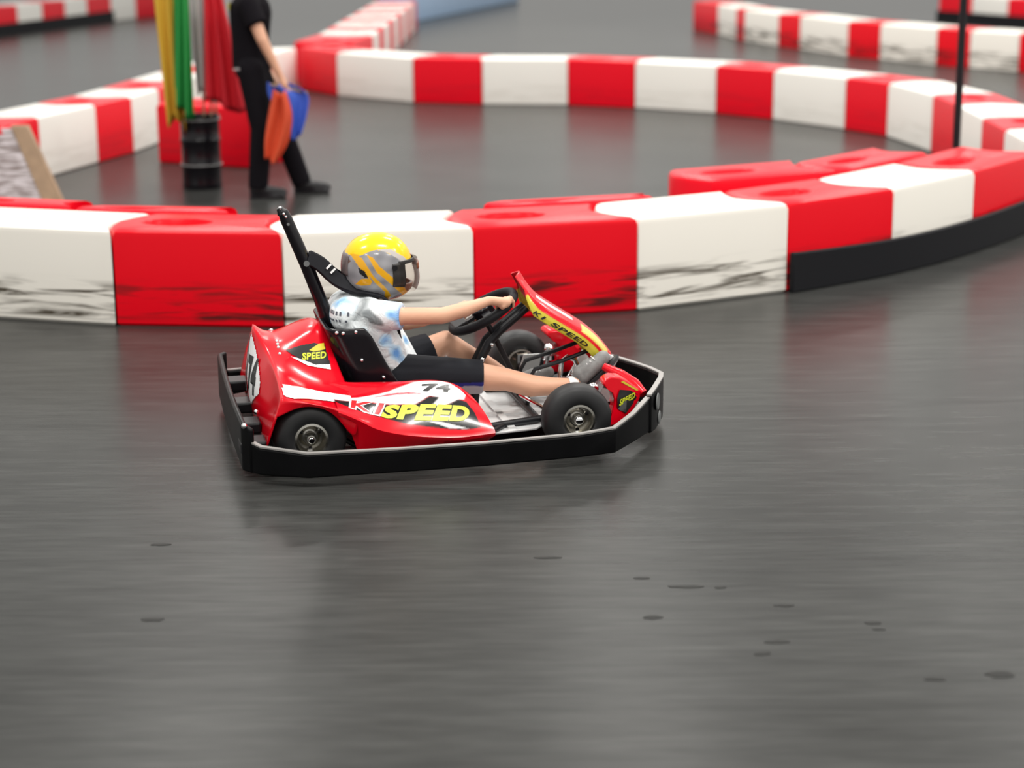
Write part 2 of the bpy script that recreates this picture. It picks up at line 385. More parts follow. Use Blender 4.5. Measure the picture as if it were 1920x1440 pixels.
tag(ribbon('rubber_skirt', [(q.x, q.y, 0.0, 0.2) for q in sk], 0.04, 'rubber'), 'dark skirt along the foot of the far row at the top left', 'skirt')
sk = off(Hh, 0.06)
tag(ribbon('rubber_skirt', [(q.x, q.y, 0.0, 0.2) for q in sk], 0.04, 'rubber'), 'dark skirt under the far row at the top right corner', 'skirt')

# black pole
pole = empty('black_pole', (3.20, 13.40, 0)); tag(pole, 'thin black upright pole behind the front barrier row at right', 'pole')
MB().lathe([(0.0, 0.012), (0.11, 0.012), (0.115, 0.0), (0.0, 0.0)], (0, 0, 0), 'z', 24).build('base_plate', 'blackm', pole)
MB().tube([(0, 0, 0.01), (0, 0, 3.2)], 0.028, 16).build('post', 'blackm', pole)
MB().lathe([(0.028, 0.0), (0.042, 0.0), (0.042, 0.05), (0.028, 0.05)], (0, 0, 0.012), 'z', 20, True).build('collar', 'blackm', pole)

# leaning notice board at the left edge
def board_mat():
    m = mat('printed_board', (0.55, 0.5, 0.5), 0.5); nt = m.node_tree; N = nt.nodes; L = nt.links
    tc = N.new('ShaderNodeTexCoord'); mp = N.new('ShaderNodeMapping'); mp.inputs['Scale'].default_value = (7, 7, 60)
    n = N.new('ShaderNodeTexNoise'); n.inputs['Scale'].default_value = 1; n.inputs['Detail'].default_value = 3
    rp = N.new('ShaderNodeValToRGB'); rp.color_ramp.elements[0].position = 0.38; rp.color_ramp.elements[0].color = (0.22, 0.17, 0.16, 1)
    rp.color_ramp.elements[1].position = 0.6; rp.color_ramp.elements[1].color = (0.66, 0.60, 0.62, 1)
    L.new(tc.outputs['Object'], mp.inputs[0]); L.new(mp.outputs[0], n.inputs['Vector']); L.new(n.outputs['Fac'], rp.inputs[0]); L.new(rp.outputs[0], N['Principled BSDF'].inputs['Base Color'])
    return m
MAT['board'] = board_mat(); MAT['wood'] = mat('brown_wood', (0.36, 0.24, 0.15), 0.6, noise=(12, 0.3))
nb = empty('notice_board', (-3.66, 13.60, 0)); tag(nb, 'leaning notice board with printed face and brown wooden edge at the left', 'sign')
MB().extrude([(-0.55, 0.02), (0.24, 0.02), (0.0, 0.54), (-0.55, 0.54)], lambda q: (q[0], 0.0 + q[1] * 0.25, q[1]), lambda q: (q[0], 0.03 + q[1] * 0.25, q[1])).build('printed_panel', 'board', nb, False)
MB().extrude([(0.24, 0.0), (0.385, 0.0), (0.12, 0.56), (0.0, 0.56)], lambda q: (q[0], -0.01 + q[1] * 0.25, q[1]), lambda q: (q[0], 0.05 + q[1] * 0.25, q[1])).build('wooden_edge', 'wood', nb, False)
MB().extrude([(-0.55, 0.50), (-0.06, 0.50), (-0.10, 0.585), (-0.55, 0.585)], lambda q: (q[0], -0.006 + q[1] * 0.25, q[1]), lambda q: (q[0], 0.05 + q[1] * 0.25, q[1])).build('header_strip', 'red', nb, False)
for x in (0.02, -0.4): MB().bar((x, 0.16, 0.53), (x, 0.26, 0.0), 0.04, 0.02).build('rear_leg', 'wood', nb, False)

# ------------------------------------------------------------------ flags and barrel
barrel = empty('barrel', (-2.39, 14.42, 0)); tag(barrel, 'black barrel holding upright marshal flags', 'barrel')
MB().lathe([(0.0, 0.03), (0.135, 0.03), (0.148, 0.0), (0.155, 0.02), (0.150, 0.05), (0.150, 0.17), (0.157, 0.185), (0.150, 0.20), (0.150, 0.36), (0.157, 0.375), (0.150, 0.39), (0.150, 0.53), (0.158, 0.545), (0.152, 0.56),
            (0.140, 0.555), (0.138, 0.06), (0.0, 0.06)], (0, 0, 0), 'z', 32).build('drum', 'black', barrel)
MAT['ring'] = mat('highlight_ring', (0.3, 0.3, 0.3), 0.4)  # pale colour paints the thin highlights on the drum as rings
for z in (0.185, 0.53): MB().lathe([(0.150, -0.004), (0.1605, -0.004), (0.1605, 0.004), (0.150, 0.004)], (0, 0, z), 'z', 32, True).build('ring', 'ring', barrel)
def cloth_sheet(fn, nu=20, nv=22):
    v = [fn(i / nu, j / nv) for j in range(nv + 1) for i in range(nu + 1)]
    f = [(j * (nu + 1) + i, j * (nu + 1) + i + 1, (j + 1) * (nu + 1) + i + 1, (j + 1) * (nu + 1) + i) for j in range(nv) for i in range(nu)]
    return v, f
def flag(col, label, base, top, w0, w1, drop, ph, lean=0.0, rough=0.7):
    o = empty('marshal_flag', base); tag(o, label, 'flag', 'marshal flags in the black barrel')
    tv = Vector(top)
    MB().tube([(0, 0, 0), tv], 0.009, 8).build('stick', 'wood', o)
    def fn(u, v):
        q = tv * (1 - 0.02) + Vector((0, 0, -v * drop)); w = w0 + (w1 - w0) * v
        x = (u - 0.5) * w + lean * v; k = 9 + 3 * ph
        return q + Vector((x, -0.03 + 0.035 * math.sin(u * k + ph * 3 + v * 1.5) * (0.4 + v), -0.05 * math.cos(u * 5 + ph) * v))
    MAT['flag' + str(ph)] = mat('flag_cloth', col, rough)
    v, f = cloth_sheet(fn); c = mk('cloth', v, f, 'flag' + str(ph), o, True, None); solid(c, 0.004); return o
flag((0.62, 0.40, 0.02), 'yellow flag hanging at the left of the black barrel', (-2.47, 14.36, 0.10), (-0.13, -0.04, 1.55), 0.16, 0.13, 1.12, 1.0, 0.06)
flag((0.015, 0.27, 0.05), 'green flag hanging beside the yellow flag in the barrel', (-2.42, 14.33, 0.08), (-0.03, -0.08, 1.56), 0.10, 0.15, 1.02, 2.0, -0.02)
flag((0.5, 0.5, 0.5), 'pale grey flag between the green and the red flag', (-2.36, 14.46, 0.08), (0.0, 0.02, 1.60), 0.16, 0.14, 0.95, 1.6, 0.03)
flag((0.60, 0.008, 0.02), 'long red flag hanging at the right of the black barrel', (-2.31, 14.38, 0.08), (0.06, 0.0, 1.58), 0.10, 0.34, 1.0, 2.6, 0.09)
flag((0.5, 0.55, 0.56), 'whitish flag behind the red flag of the barrel', (-2.33, 14.52, 0.08), (0.16, 0.06, 1.6), 0.12, 0.12, 0.6, 1.3, 0.02)
MAT['flag1.0'].node_tree.nodes['Principled BSDF'].inputs['Base Color'].default_value = (0.60, 0.36, 0.03, 1)

# ------------------------------------------------------------------ marshal
MAT['cloth_black'] = mat('black_cotton', (0.007, 0.006, 0.008), 0.9, spec=0.1)
MAT['hair'] = mat('dark_hair', (0.03, 0.02, 0.015), 0.6)
mar = empty('person', (-1.87, 13.95, 0)); tag(mar, 'person in black shirt and trousers walking with furled flags in hand', 'person')
mb = MB()
mb.cone((-.03, 0, .98), (-.04, 0, 1.15), .125, .12).cone((-.04, 0, 1.15), (-.03, 0, 1.36), .12, .14).cone((-.02, -.16, 1.42), (-.02, .16, 1.42), .065, .065)
mb.cone((-.02, 0, 1.42), (0, 0, 1.56), .062, .056); mb.ball((.02, 0, 1.66), .095, .078, .12); mb.ball((.085, 0, 1.61), .035, .035, .03); mb.ball((.115, 0, 1.655), .016, .012, .022)
for s in (-1, 1): mb.ball((.02, s * .08, 1.655), .02, .01, .03)
def arm(mb, S, E2, W, H, r=(.055, .043, .036, .026)):
    mb.cone(S, E2, r[0], r[1]).cone(E2, W, r[1], r[3]).cone(W, H, r[3], r[3] * 1.15)
arm(mb, (-.02, -.19, 1.42), (.08, -.235, 1.17), (.20, -.21, .90), (.225, -.205, .84))
arm(mb, (-.02, .19, 1.42), (-.06, .25, 1.15), (.06, .24, .91), (.09, .235, .85))
def fingers(mb, H, d, across, curl, n=4, L=.075, r=.0095):
    H, d, across, curl = Vector(H), Vector(d).normalized(), Vector(across).normalized(), Vector(curl).normalized()
    for k in range(n):
        b = H + across * (k - 1.5) * .021 + d * .02; l = L * (1, 1.1, 1.05, .85)[k]
        q1 = b + d * l * .45; q2 = q1 + (d * .4 + curl * .9).normalized() * l * .35; q3 = q2 + (curl - d * .5).normalized() * l * .3
        mb.cone(b, q1, r, r * .95, n=8).cone(q1, q2, r * .95, r * .9, n=8).cone(q2, q3, r * .9, r * .8, n=8)
    t0 = H + across * -.035; t1 = t0 + (d * .6 + curl * .5 - across * .5).normalized() * .04; t2 = t1 + (d * .6 + curl * .8).normalized() * .03
    mb.cone(H, t0, .014, .012, n=8).cone(t0, t1, .012, .011, n=8).cone(t1, t2, .011, .009, n=8)
fingers(mb, (.23, -.205, .83), (.15, 0, -1), (1, .1, .1), (0, 1, 0)); fingers(mb, (.095, .235, .84), (.15, 0, -1), (1, 0, .1), (0, -1, 0))
for s, kx, ax, ay in ((-1, .03, .0, -.11), (1, .14, .30, .15)):
    mb.cone((-.03, s * .09, .95), (kx, s * .10, .52), .085, .058).cone((kx, s * .10, .52), (ax, ay, .10), .056, .036)
    mb.cone((ax, ay, .06), (ax + .14, ay + .01, .035), .035, .03)
voxel(mb, 'body', 'skin', mar, .011, 3)
mb = MB(); mb.cone((-.03, 0, .95), (-.04, 0, 1.15), .150, .140, False, False).cone((-.04, 0, 1.15), (-.03, 0, 1.36), .140, .156).cone((-.02, -.16, 1.415), (-.02, .16, 1.415), .080, .080)
mb.cone((-.02, -.18, 1.42), (.045, -.222, 1.275), .078, .080, True, False).cone((-.02, .18, 1.42), (-.045, .232, 1.275), .078, .080, True, False)
voxel(mb, 'shirt', 'cloth_black', mar, .012, 3)
mb = MB(); mb.ball((-.03, 0, .95), .14, .165, .12)
for s, kx, ax, ay in ((-1, .03, .0, -.11), (1, .14, .30, .15)):
    mb.cone((-.03, s * .09, .95), (kx, s * .10, .52), .108, .085).cone((kx, s * .10, .52), (ax - .01, ay, .07), .085, .075, True, False)
voxel(mb, 'trousers', 'cloth_black', mar, .013, 3)
for ax, ay in ((.0, -.11), (.30, .15)):
    mb = MB(); mb.cone((ax - .03, ay, .055), (ax + .05, ay, .055), .05, .046).cone((ax + .05, ay, .05), (ax + .17, ay + .012, .038), .046, .036); mb.box((ax + .06, ay, .012), (.27, .085, .024))
    voxel(mb, 'shoe', 'blackm', mar, .008, 3)
MB().ball((.0, 0, 1.70), .108, .09, .10).build('hair', 'hair', mar)
MAT['badge'] = mat('yellow_badge', (0.5, 0.45, 0.03), 0.6)
MB().box((-.178, -.04, 1.40), (.006, .10, .05)).build('badge', 'badge', mar, False)
MB().box((-.10, -.155, .955), (.10, .012, .016)).build('belt_clip', 'chrome', mar, False)
def handflag(col, name, label, pts, widths, ph):
    o = empty('furled_flag', (-1.87 + .225, 13.95 - .205, .82)); tag(o, label, 'flag', None)
    MB().tube([(-.10, -.02, .03), (.16, .04, -.04)] if ph > 1 else [(-.05, .0, .04), (.05, .02, -.36)], .008, 8).build('stick', 'wood', o)
    def fn(u, v):
        q = cr(pts, v); w = cr([(x, 0, 0) for x in widths], v).x
        return q + Vector(((u - .5) * w, -.05 + .03 * math.sin(u * 11 + ph * 2 + v * 3), .02 * math.sin(u * 6 + ph)))
    MAT['hf' + name] = mat(name + '_flag_cloth', col, .7); v, f = cloth_sheet(fn, 18, 18); c = mk('cloth', v, f, 'hf' + name, o, True, None); solid(c, .004)
handflag((.04, .10, .50), 'blue', 'blue flag held in the marshal\'s hand', [(-.06, .05, .03), (.02, .06, -.06), (.05, .06, -.2), (.06, .06, -.36)], [.12, .28, .22, .10], 2)
handflag((.62, .07, .02), 'orange', 'orange red flag hanging from the marshal\'s hand beside the leg', [(-.03, -.04, -.02), (-.03, -.04, -.2), (-.06, -.04, -.38), (-.10, -.04, -.52)], [.09, .17, .17, .10], 1)

# ================================================================== the go-kart (local: x forward, y left, z up)
KO, KZ = (-0.8835, 7.3135, 0.0), math.radians(13)
kart = empty('go_kart', KO, KZ); tag(kart, 'red racing go-kart with black bumper rails and white side decals', 'go-kart')

# wheels
def wheel(x, yc, R, w, side, rimR, name, steer=0.0):
    h = w / 2; c = (0, 0, 0)
    prof = [(rimR, -h * .88), (rimR + .012, -h), (R - .045, -h * 1.0), (R - .018, -h * .93), (R - .005, -h * .70), (R, -h * .4), (R, h * .4), (R - .005, h * .70), (R - .018, h * .93), (R - .045, h), (rimR + .012, h), (rimR, h * .88)]
    t = MB().lathe(prof, c, 'y', 40, True).build(name, 'tyre', kart, True, 60); t.location = (x, yc, R); t.rotation_euler = (0, 0, steer)
    q = side
    MB().lathe([(rimR + .004, -h * .9), (rimR + .004, h * .9), (rimR - .006, h * .92), (rimR - .012, h * .55), (rimR - .014, -h * .55), (rimR - .006, -h * .92)], c, 'y', 36, True).build('rim', 'rim', t)
    MB().lathe([(0.0, q * h * .30), (.030, q * h * .30), (rimR - .02, q * h * .12), (rimR - .012, q * h * .12), (rimR - .012, q * h * .0), (.03, q * h * .05), (0, q * h * .05)], c, 'y', 36).build('disc', 'rim', t)
    MB().lathe([(0, q * h * 1.02), (.010, q * h * 1.02), (.016, q * h * .95), (.024, q * h * .60), (.026, q * h * .25)], c, 'y', 20).build('hub', 'chrome', t)
    for k in range(3):
        a = 2 * PI * k / 3 + .5; MB().lathe([(0, q * h * .42), (.008, q * h * .42), (.008, q * h * .2)], (.042 * math.cos(a), 0, .042 * math.sin(a)), 'y', 10).build('bolt', 'chrome', t)
    return t
wheel(1.05, -.492, .137, .118, -1, .062, 'front_wheel', .0)
wheel(1.05, .492, .137, .118, 1, .062, 'front_wheel', .0)
wheel(0.0, -.49, .14, .175, -1, .062, 'rear_wheel')
wheel(0.0, .49, .14, .175, 1, .062, 'rear_wheel')
MB().tube([(0, -.47, .14), (0, .47, .14)], .02, 14).build('rear_axle', 'chrome', kart)

# chassis
mb = MB()
for s in (-1, 1):
    mb.tube([(-.15, s * .22, .10), (.30, s * .24, .075), (.75, s * .30, .07), (1.00, s * .26, .08), (1.25, s * .20, .09)], .015, 10)
    mb.tube([(.10, s * .24, .09), (.20, s * .52, .075), (.62, s * .52, .07), (.80, s * .30, .07)], .011, 8)
    mb.tube([(1.0, s * .25, .09), (1.05, s * .40, .137)], .016, 10)
    mb.tube([(1.05, s * .40, .10), (1.05, s * .40, .18)], .014, 10)
for x, w, z in ((-.12, .22, .10), (.35, .25, .078), (.95, .27, .08), (1.25, .20, .09)): mb.tube([(x, -w, z), (x, w, z)], .014, 10)
mb.build('chassis_frame', 'blackm', kart)
bev(MB().extrude([(.30, -.26), (.74, -.36), (.93, -.33), (1.0, -.24), (1.26, -.20), (1.26, .20), (1.0, .24), (.93, .33), (.74, .36), (.30, .26)], lambda q: (q[0], q[1], .050), lambda q: (q[0], q[1], .060)).build('floor_pan', 'steel', kart, False), .003)
for x, y0, y1, w in ((.83, -.33, .33, .03), (1.10, -.22, .22, .022)):
    MB().box((x, 0, .064), (w, y1 - y0, .01)).build('pan_rib', 'steel', kart, False)
MB().box((.86, -.10, .0645), (.30, .035, .009)).build('pan_rib', 'steel', kart, False)
# steering links and spindles
for s in (-1, 1): MB().tube([(.99, s * .41, .13), (.93, s * .05, .125)], .008, 8).build('tie_rod', 'chrome', kart)
for s in (-1, 1):
    MB().box((1.05, s * .415, .137), (.05, .03, .10)).tube([(1.05, s * .40, .137), (1.05, s * .49, .137)], .012, 10).build('spindle', 'chrome', kart, True, 30)
    MB().ball((1.155, s * .36, .215), .024).lathe([(0.012, -.02), (.034, -.02), (.034, .0), (.012, .0)], (1.155, s * .36, .19), 'z', 18, True).tube([(1.155, s * .36, .20), (1.13, s * .37, .09)], .012, 10).build('kingpin', 'chrome', kart)
    MB().bar((1.16, s * .38, .165), (1.235, s * .42, .165), .02, .012).bar((1.15, s * .42, .15), (1.19, s * .42, .09), .03, .01).build('fairing_bracket', 'chrome', kart, False)

# bumper rails
def mir(pts): return [(x, -y, a, b) for x, y, a, b in reversed(pts)]
side = [(-.235, -.585, .035, .150), (-.20, -.63, .035, .140), (-.034, -.715, .035, .126), (.30, -.722, .035, .122), (.645, -.724, .035, .122), (1.02, -.700, .035, .124), (1.16, -.672, .035, .130), (1.27, -.56, .04, .150), (1.372, -.435, .04, .180)]
bo = []
o = ribbon('side_bumper', side, .022, 'bumper', kart, .007); bo.append(o); o['label'] = 'black side bumper rail on the near side'
o = ribbon('side_bumper', mir(side), .022, 'bumper', kart, .007); bo.append(o); o['label'] = 'black side bumper rail on the far side'
front = [(1.372, -.445, .035, .190), (1.41, -.395, .035, .205), (1.485, -.245, .04, .208), (1.512, -.165, .04, .206), (1.500, -.05, .04, .202), (1.475, .08, .04, .195), (1.435, .22, .04, .19), (1.36, .40, .04, .185), (1.30, .52, .04, .17)]
bo.append(ribbon('front_bumper', front, .022, 'bumper', kart, .008))
MAT['edge_highlight'] = mat('worn_edge_highlight', (.26, .25, .24), .45)  # grey strip paints in the light caught by the worn rail tops
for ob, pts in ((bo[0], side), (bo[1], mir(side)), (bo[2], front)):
    ribbon('rail_highlight', [(x, y, b + .001, b + .007) for x, y, a, b in pts], .020, 'edge_highlight', ob)
MAT['bolt_grey'] = mat('grey_rubber_plug', (.13, .135, .135), .6)
for x, y, z, rr in ((1.418, -.385, .150, .036), (1.440, -.34, .072, .028)):
    d = Vector((.45, .89, 0)).normalized(); n_ = Vector((d.y, -d.x, 0)); MB().tube([Vector((x, y, z)) + n_ * .000, Vector((x, y, z)) + n_ * .004], [rr, rr * .9], 18).build('bumper_plug', 'bolt_grey', kart)
rear = [(-.235, .60, .045, .232), (-.262, .56, .045, .232), (-.268, .25, .045, .226), (-.270, 0, .045, .222), (-.268, -.25, .045, .218), (-.262, -.55, .035, .218), (-.232, -.598, .035, .205)]
ribbon('rear_bumper', rear, .022, 'bumper', kart, .008)
for y, z in ((-.50, .12), (-.28, .135), (-.02, .15), (.26, .17)):
    bev(MB().box((-.215, y, z), (.10, .11, .045)).build('bumper_strap', 'blackm', kart, False), .008)
MB().ball((-.250, -.572, .214), .012, nu=10, nv=6).build('bolt', 'chrome', kart)
MB().ball((-.182, -.33, .20), .011, nu=10, nv=6).build('bolt', 'chrome', kart)

# bodywork: side pods
U_ = [(-.10, -.43, .345), (0, -.41, .290), (.09, -.40, .265), (.17, -.40, .255), (.264, -.40, .268), (.348, -.40, .286), (.453, -.40, .297), (.537, -.40, .291), (.60, -.40, .270), (.645, -.41, .235)]
L_ = [(-.11, -.575, .31), (0, -.60, .286), (.09, -.60, .263), (.17, -.60, .226), (.25, -.60, .182), (.352, -.60, .154), (.455, -.60, .139), (.558, -.60, .131), (.64, -.60, .134), (.70, -.60, .138)]
I_ = [(-.10, -.30, .36), (0, -.30, .335), (.09, -.31, .315), (.17, -.32, .295), (.27, -.32, .288), (.36, -.32, .284), (.46, -.32, .280), (.54, -.33, .272), (.60, -.335, .250), (.64, -.345, .215)]
def S(s, v):
    a, b = cr(U_, s), cr(L_, s); k = 4 * v * (1 - v); return a * (1 - v) + b * v + Vector((0, -.012 * k, .012 * k))
WHITE = [(0.0, .30), (.04, .05), (.09, -.02), (.163, .02), (.25, .06), (.30, .04), (.37, .11), (.517, .11), (.577, .05), (.647, -.02), (.723, -.03), (.82, .0), (.887, .1), (.907, .21), (.873, .34), (.83, .36), (.747, .49), (.687, .50), (.733, .34), (.687, .30), (.617, .46), (.493, .42), (.403, .32), (.347, .29), (.273, .36), (.197, .40), (.093, .55), (.0, .60)]
BLACK = [(.20, .42), (.273, .37), (.347, .31), (.493, .43), (.617, .47), (.687, .31), (.733, .34), (.687, .50), (.747, .50), (.83, .36), (.883, .39), (.907, .61), (.91, .83), (.91, .91), (.847, .93), (.743, .91), (.64, .87), (.54, .82), (.463, .75), (.37, .73), (.307, .68), (.25, .62)]
STRIPE = [(.647, .77), (.703, .78), (.767, .84), (.837, .91), (.743, .89), (.703, .83)]
PINK = [(.41, .185), (.517, .155), (.60, .19), (.68, .28), (.60, .235), (.50, .215)]
LINE = [(.45, .17), (.60, .15), (.72, .29), (.60, .185)]
def pod_colour(s, v):
    acc = [0, 0, 0]
    for a in (-.33, 0, .33):
        for b in (-.33, 0, .33):
            c = pod_sample(s + a * .0055, v + b * .023)
            for k in range(3): acc[k] += c[k] / 9
    return tuple(acc)
def pod_sample(s, v):
    q = (s, v)
    if inside(q, STRIPE): return (.7, .7, .7)
    if inside(q, BLACK): return (.012, .012, .013)
    if inside(q, PINK): return (.62, .10, .12)
    if inside(q, WHITE): return (.85, .85, .85)
    return RED
MAT['pod'] = vcol_mat('pod_gloss_print', .2, .15)
ARCH = [(.05, .268), (.10, .232), (.133, .195), (.155, .150), (.170, .105), (.180, .062)]
def side_pod(sg):
    NS = 200; prof = []
    s0 = .235
    v = []; f = []; cols = []
    NV = 44
    for i in range(NS + 1):
        s = s0 + (1 - s0) * i / NS; Iq, a, b = cr(I_, s), cr(U_, s), cr(L_, s); ring = []; cc = []
        ring.append(Vector((Iq.x, -.315, .09))); cc.append(RED)
        ring.append(Iq + Vector((0, .006, -.02))); cc.append(RED); 
        for k in range(5): ring.append(Iq * (1 - k / 5) + a * (k / 5) + Vector((0, 0, .006 * math.sin(PI * k / 5)))); cc.append(RED if k < 3 else pod_colour(s, -.10 + .05 * (k - 3)))
        for k in range(NV + 1): ring.append(S(s, k / NV)); cc.append(pod_colour(s, k / NV))
        ring.append(b + Vector((0, -.008, -.008))); cc.append(RED)
        ring.append(b + Vector((0, -.004, -.020))); cc.append(RED)
        bz = .062
        for (xa, za), (xb_, zb_) in zip(ARCH, ARCH[1:]):
            if xa <= b.x < xb_: bz = za + (zb_ - za) * (b.x - xa) / (xb_ - xa)
        bz = min(bz, b.z - .022)
        ring.append(Vector((b.x - .02 * (i / NS), -.575, max(bz, 0) + (b.z - bz) * .45))); cc.append(RED)
        ring.append(Vector((b.x - .02 * (i / NS), -.565, bz))); cc.append(RED)
        v += [Vector((q.x, q.y * -sg, q.z)) for q in ring]; cols += cc
    n = len(ring)
    for i in range(NS):
        for k in range(n - 1): f.append((i * n + k, i * n + k + 1, (i + 1) * n + k + 1, (i + 1) * n + k))
    f.append(tuple(NS * n + k for k in range(n)))
    o = mk('side_pod', v, f, 'pod', kart, True, 38)
    at_ = o.data.color_attributes.new('Paint', 'FLOAT_COLOR', 'POINT'); flat = []
    for c in cols: flat += [*c, 1]
    at_.data.foreach_set('color', flat)
    o['label'] = 'red side pod with white and black lettering panel' + (' on the near side' if sg < 0 else ' on the far side')
    def onpod(c00, c10, c11, c01, lift=.002, flip=False):
        def fn(u, w):
            if flip: u = 1 - u
            s = (c01[0] * (1 - u) + c11[0] * u) * w + (c00[0] * (1 - u) + c10[0] * u) * (1 - w)
            vv = (c01[1] * (1 - u) + c11[1] * u) * w + (c00[1] * (1 - u) + c10[1] * u) * (1 - w)
            q = S(s, vv); e1 = S(s + .01, vv) - S(s - .01, vv); e2 = S(s, vv + .02) - S(s, vv - .02); nn = e1.cross(e2).normalized()
            if nn.z < 0: nn = -nn
            q = q + nn * lift; return Vector((q.x, q.y * -sg, q.z))
        return fn
    fl = sg > 0
    text_on('lettering', 'SPEED', onpod((.455, .76), (.845, .79), (.892, .50), (.492, .45), flip=fl), 'lime', o, 0.0, .055)
    text_on('lettering_outline', 'K1', onpod((.298, .735), (.458, .735), (.498, .36), (.322, .24), .0016, fl), 'white_print', o, 0.0, .085)
    text_on('lettering', 'K1', onpod((.310, .69), (.453, .70), (.487, .41), (.333, .28), .0024, fl), 'red_print', o, 0.0, .03)
    text_on('race_number', '74', onpod((.655, .22), (.795, .23), (.822, .05), (.665, .06), flip=fl), 'black_print', o, 0.0, .05)
    return o
side_pod(-1); side_pod(1)

# rear cowl (control net, subdivided)
rows = [
 [(-.170, 0, .100), (-.170, -.10, .10), (-.168, -.17, .10), (-.165, -.30, .10), (-.168, -.42, .10), (-.176, -.555, .105)],
 [(-.188, 0, .200), (-.184, -.10, .20), (-.176, -.17, .20), (-.160, -.30, .195), (-.150, -.42, .19), (-.160, -.575, .165)],
 [(-.186, 0, .320), (-.175, -.10, .31), (-.160, -.17, .30), (-.130, -.30, .285), (-.120, -.42, .27), (-.135, -.595, .245)],
 [(-.163, 0, .498), (-.137, -.09, .440), (-.118, -.16, .402), (-.106, -.30, .372), (-.102, -.43, .347), (-.110, -.585, .312)],
 [(-.085, 0, .405), (-.070, -.10, .415), (-.055, -.17, .405), (-.050, -.28, .362), (-.040, -.41, .310), (-.045, -.600, .300)],
 [(.018, 0, .462), (.018, -.10, .456), (.020, -.165, .435), (.030, -.28, .345), (.040, -.40, .282), (.032, -.600, .282)],
 [(.087, 0, .488), (.087, -.10, .484), (.095, -.165, .450), (.100, -.28, .330), (.100, -.40, .266), (.100, -.602, .262)],
 [(.122, 0, .470), (.125, -.10, .455), (.140, -.18, .390), (.165, -.29, .303), (.175, -.40, .258), (.175, -.602, .228)],
]
arch = [None, None, None, (-.120, .245), (-.050, .280), (.030, .276), (.100, .235), (.165, .115)]
v = []; idx = {}
def vid(q):
    k = tuple(round(c, 5) for c in q)
    if k not in idx: idx[k] = len(v); v.append(q)
    return idx[k]
f = []; creases = []
for sg in (1, -1):
    mm = lambda q: (q[0], q[1] * sg, q[2])
    for i in range(len(rows) - 1):
        for k in range(5): f.append(tuple(vid(mm(q)) for q in (rows[i][k], rows[i][k + 1], rows[i + 1][k + 1], rows[i + 1][k])))
    for k in range(5): creases.append((vid(mm(rows[3][k])), vid(mm(rows[3][k + 1])), .85))
    for i in range(0, len(rows) - 1): creases.append((vid(mm(rows[i][5])), vid(mm(rows[i + 1][5])), .7))
    low = [rows[0][5], rows[1][5], rows[2][5]] 
    lip = [None] * 3 + [(x, -.59, z) for x, z in arch[3:]]
    # outer fender wall between shoulder line and the wheel arch
    f.append(tuple(vid(mm(q)) for q in (rows[2][5], rows[3][5], lip[3])))
    for i in range(3, len(rows) - 1): f.append(tuple(vid(mm(q)) for q in (rows[i][5], rows[i + 1][5], lip[i + 1], lip[i])))
cowl = mk('rear_cowl', v, f, 'paint', kart, True, None)
ca = cowl.data.attributes.new('crease_edge', 'FLOAT', 'EDGE')
cd = {frozenset((a, b)): w for a, b, w in creases}
for e in cowl.data.edges:
    w = cd.get(frozenset(e.vertices))
    if w: ca.data[e.index].value = w
subd(cowl, 3); bake(cowl); solid(cowl, .006, -1)
cowl['label'] = 'glossy red tail cowl'
# white shoulder swoosh, decals and number plates on the cowl
from mathutils.bvhtree import BVHTree
bvh = BVHTree.FromPolygons([x.co.copy() for x in cowl.data.vertices], [tuple(q.vertices) for q in cowl.data.polygons])
def drape(name, poly, org, ex, ey, dr, m, parent, lift=.003, n=40, txt=None):
    """project a flat outline (u along ex, w along ey) along dr onto the cowl"""
    org, ex, ey, dr = Vector(org), Vector(ex), Vector(ey), Vector(dr).normalized()
    if txt is None:
        us = [q[0] for q in poly]; ws = [q[1] for q in poly]; u0, u1, w0, w1 = min(us), max(us), min(ws), max(ws)
        vs = []; fs = []; ids = {}
        def g(i, j):
            if (i, j) not in ids: ids[(i, j)] = len(vs); vs.append((u0 + (u1 - u0) * i / n, w0 + (w1 - w0) * j / n))
            return ids[(i, j)]
        for i in range(n):
            for j in range(n):
                if inside((u0 + (u1 - u0) * (i + .5) / n, w0 + (w1 - w0) * (j + .5) / n), poly): fs.append((g(i, j), g(i + 1, j), g(i + 1, j + 1), g(i, j + 1)))
    else:
        vs, fs = text_mesh(*txt); (a, b, c, d) = poly
        vs = [(a + (b - a) * u, c + (d - c) * w) for u, w in vs]
    pts = []; ok = []
    for u, w in vs:
        s0 = org + ex * u + ey * w - dr * .4; hit, nr, _, _ = bvh.ray_cast(s0, dr, 1.0)
        ok.append(hit is not None); 
        if hit is None: pts.append(s0 + dr * .4); continue
        if nr.dot(dr) > 0: nr = -nr
        pts.append(hit + nr * lift)
    fs = [q for q in fs if all(ok[k] for k in q)]
    return mk(name, pts, fs, m, parent, True, None)
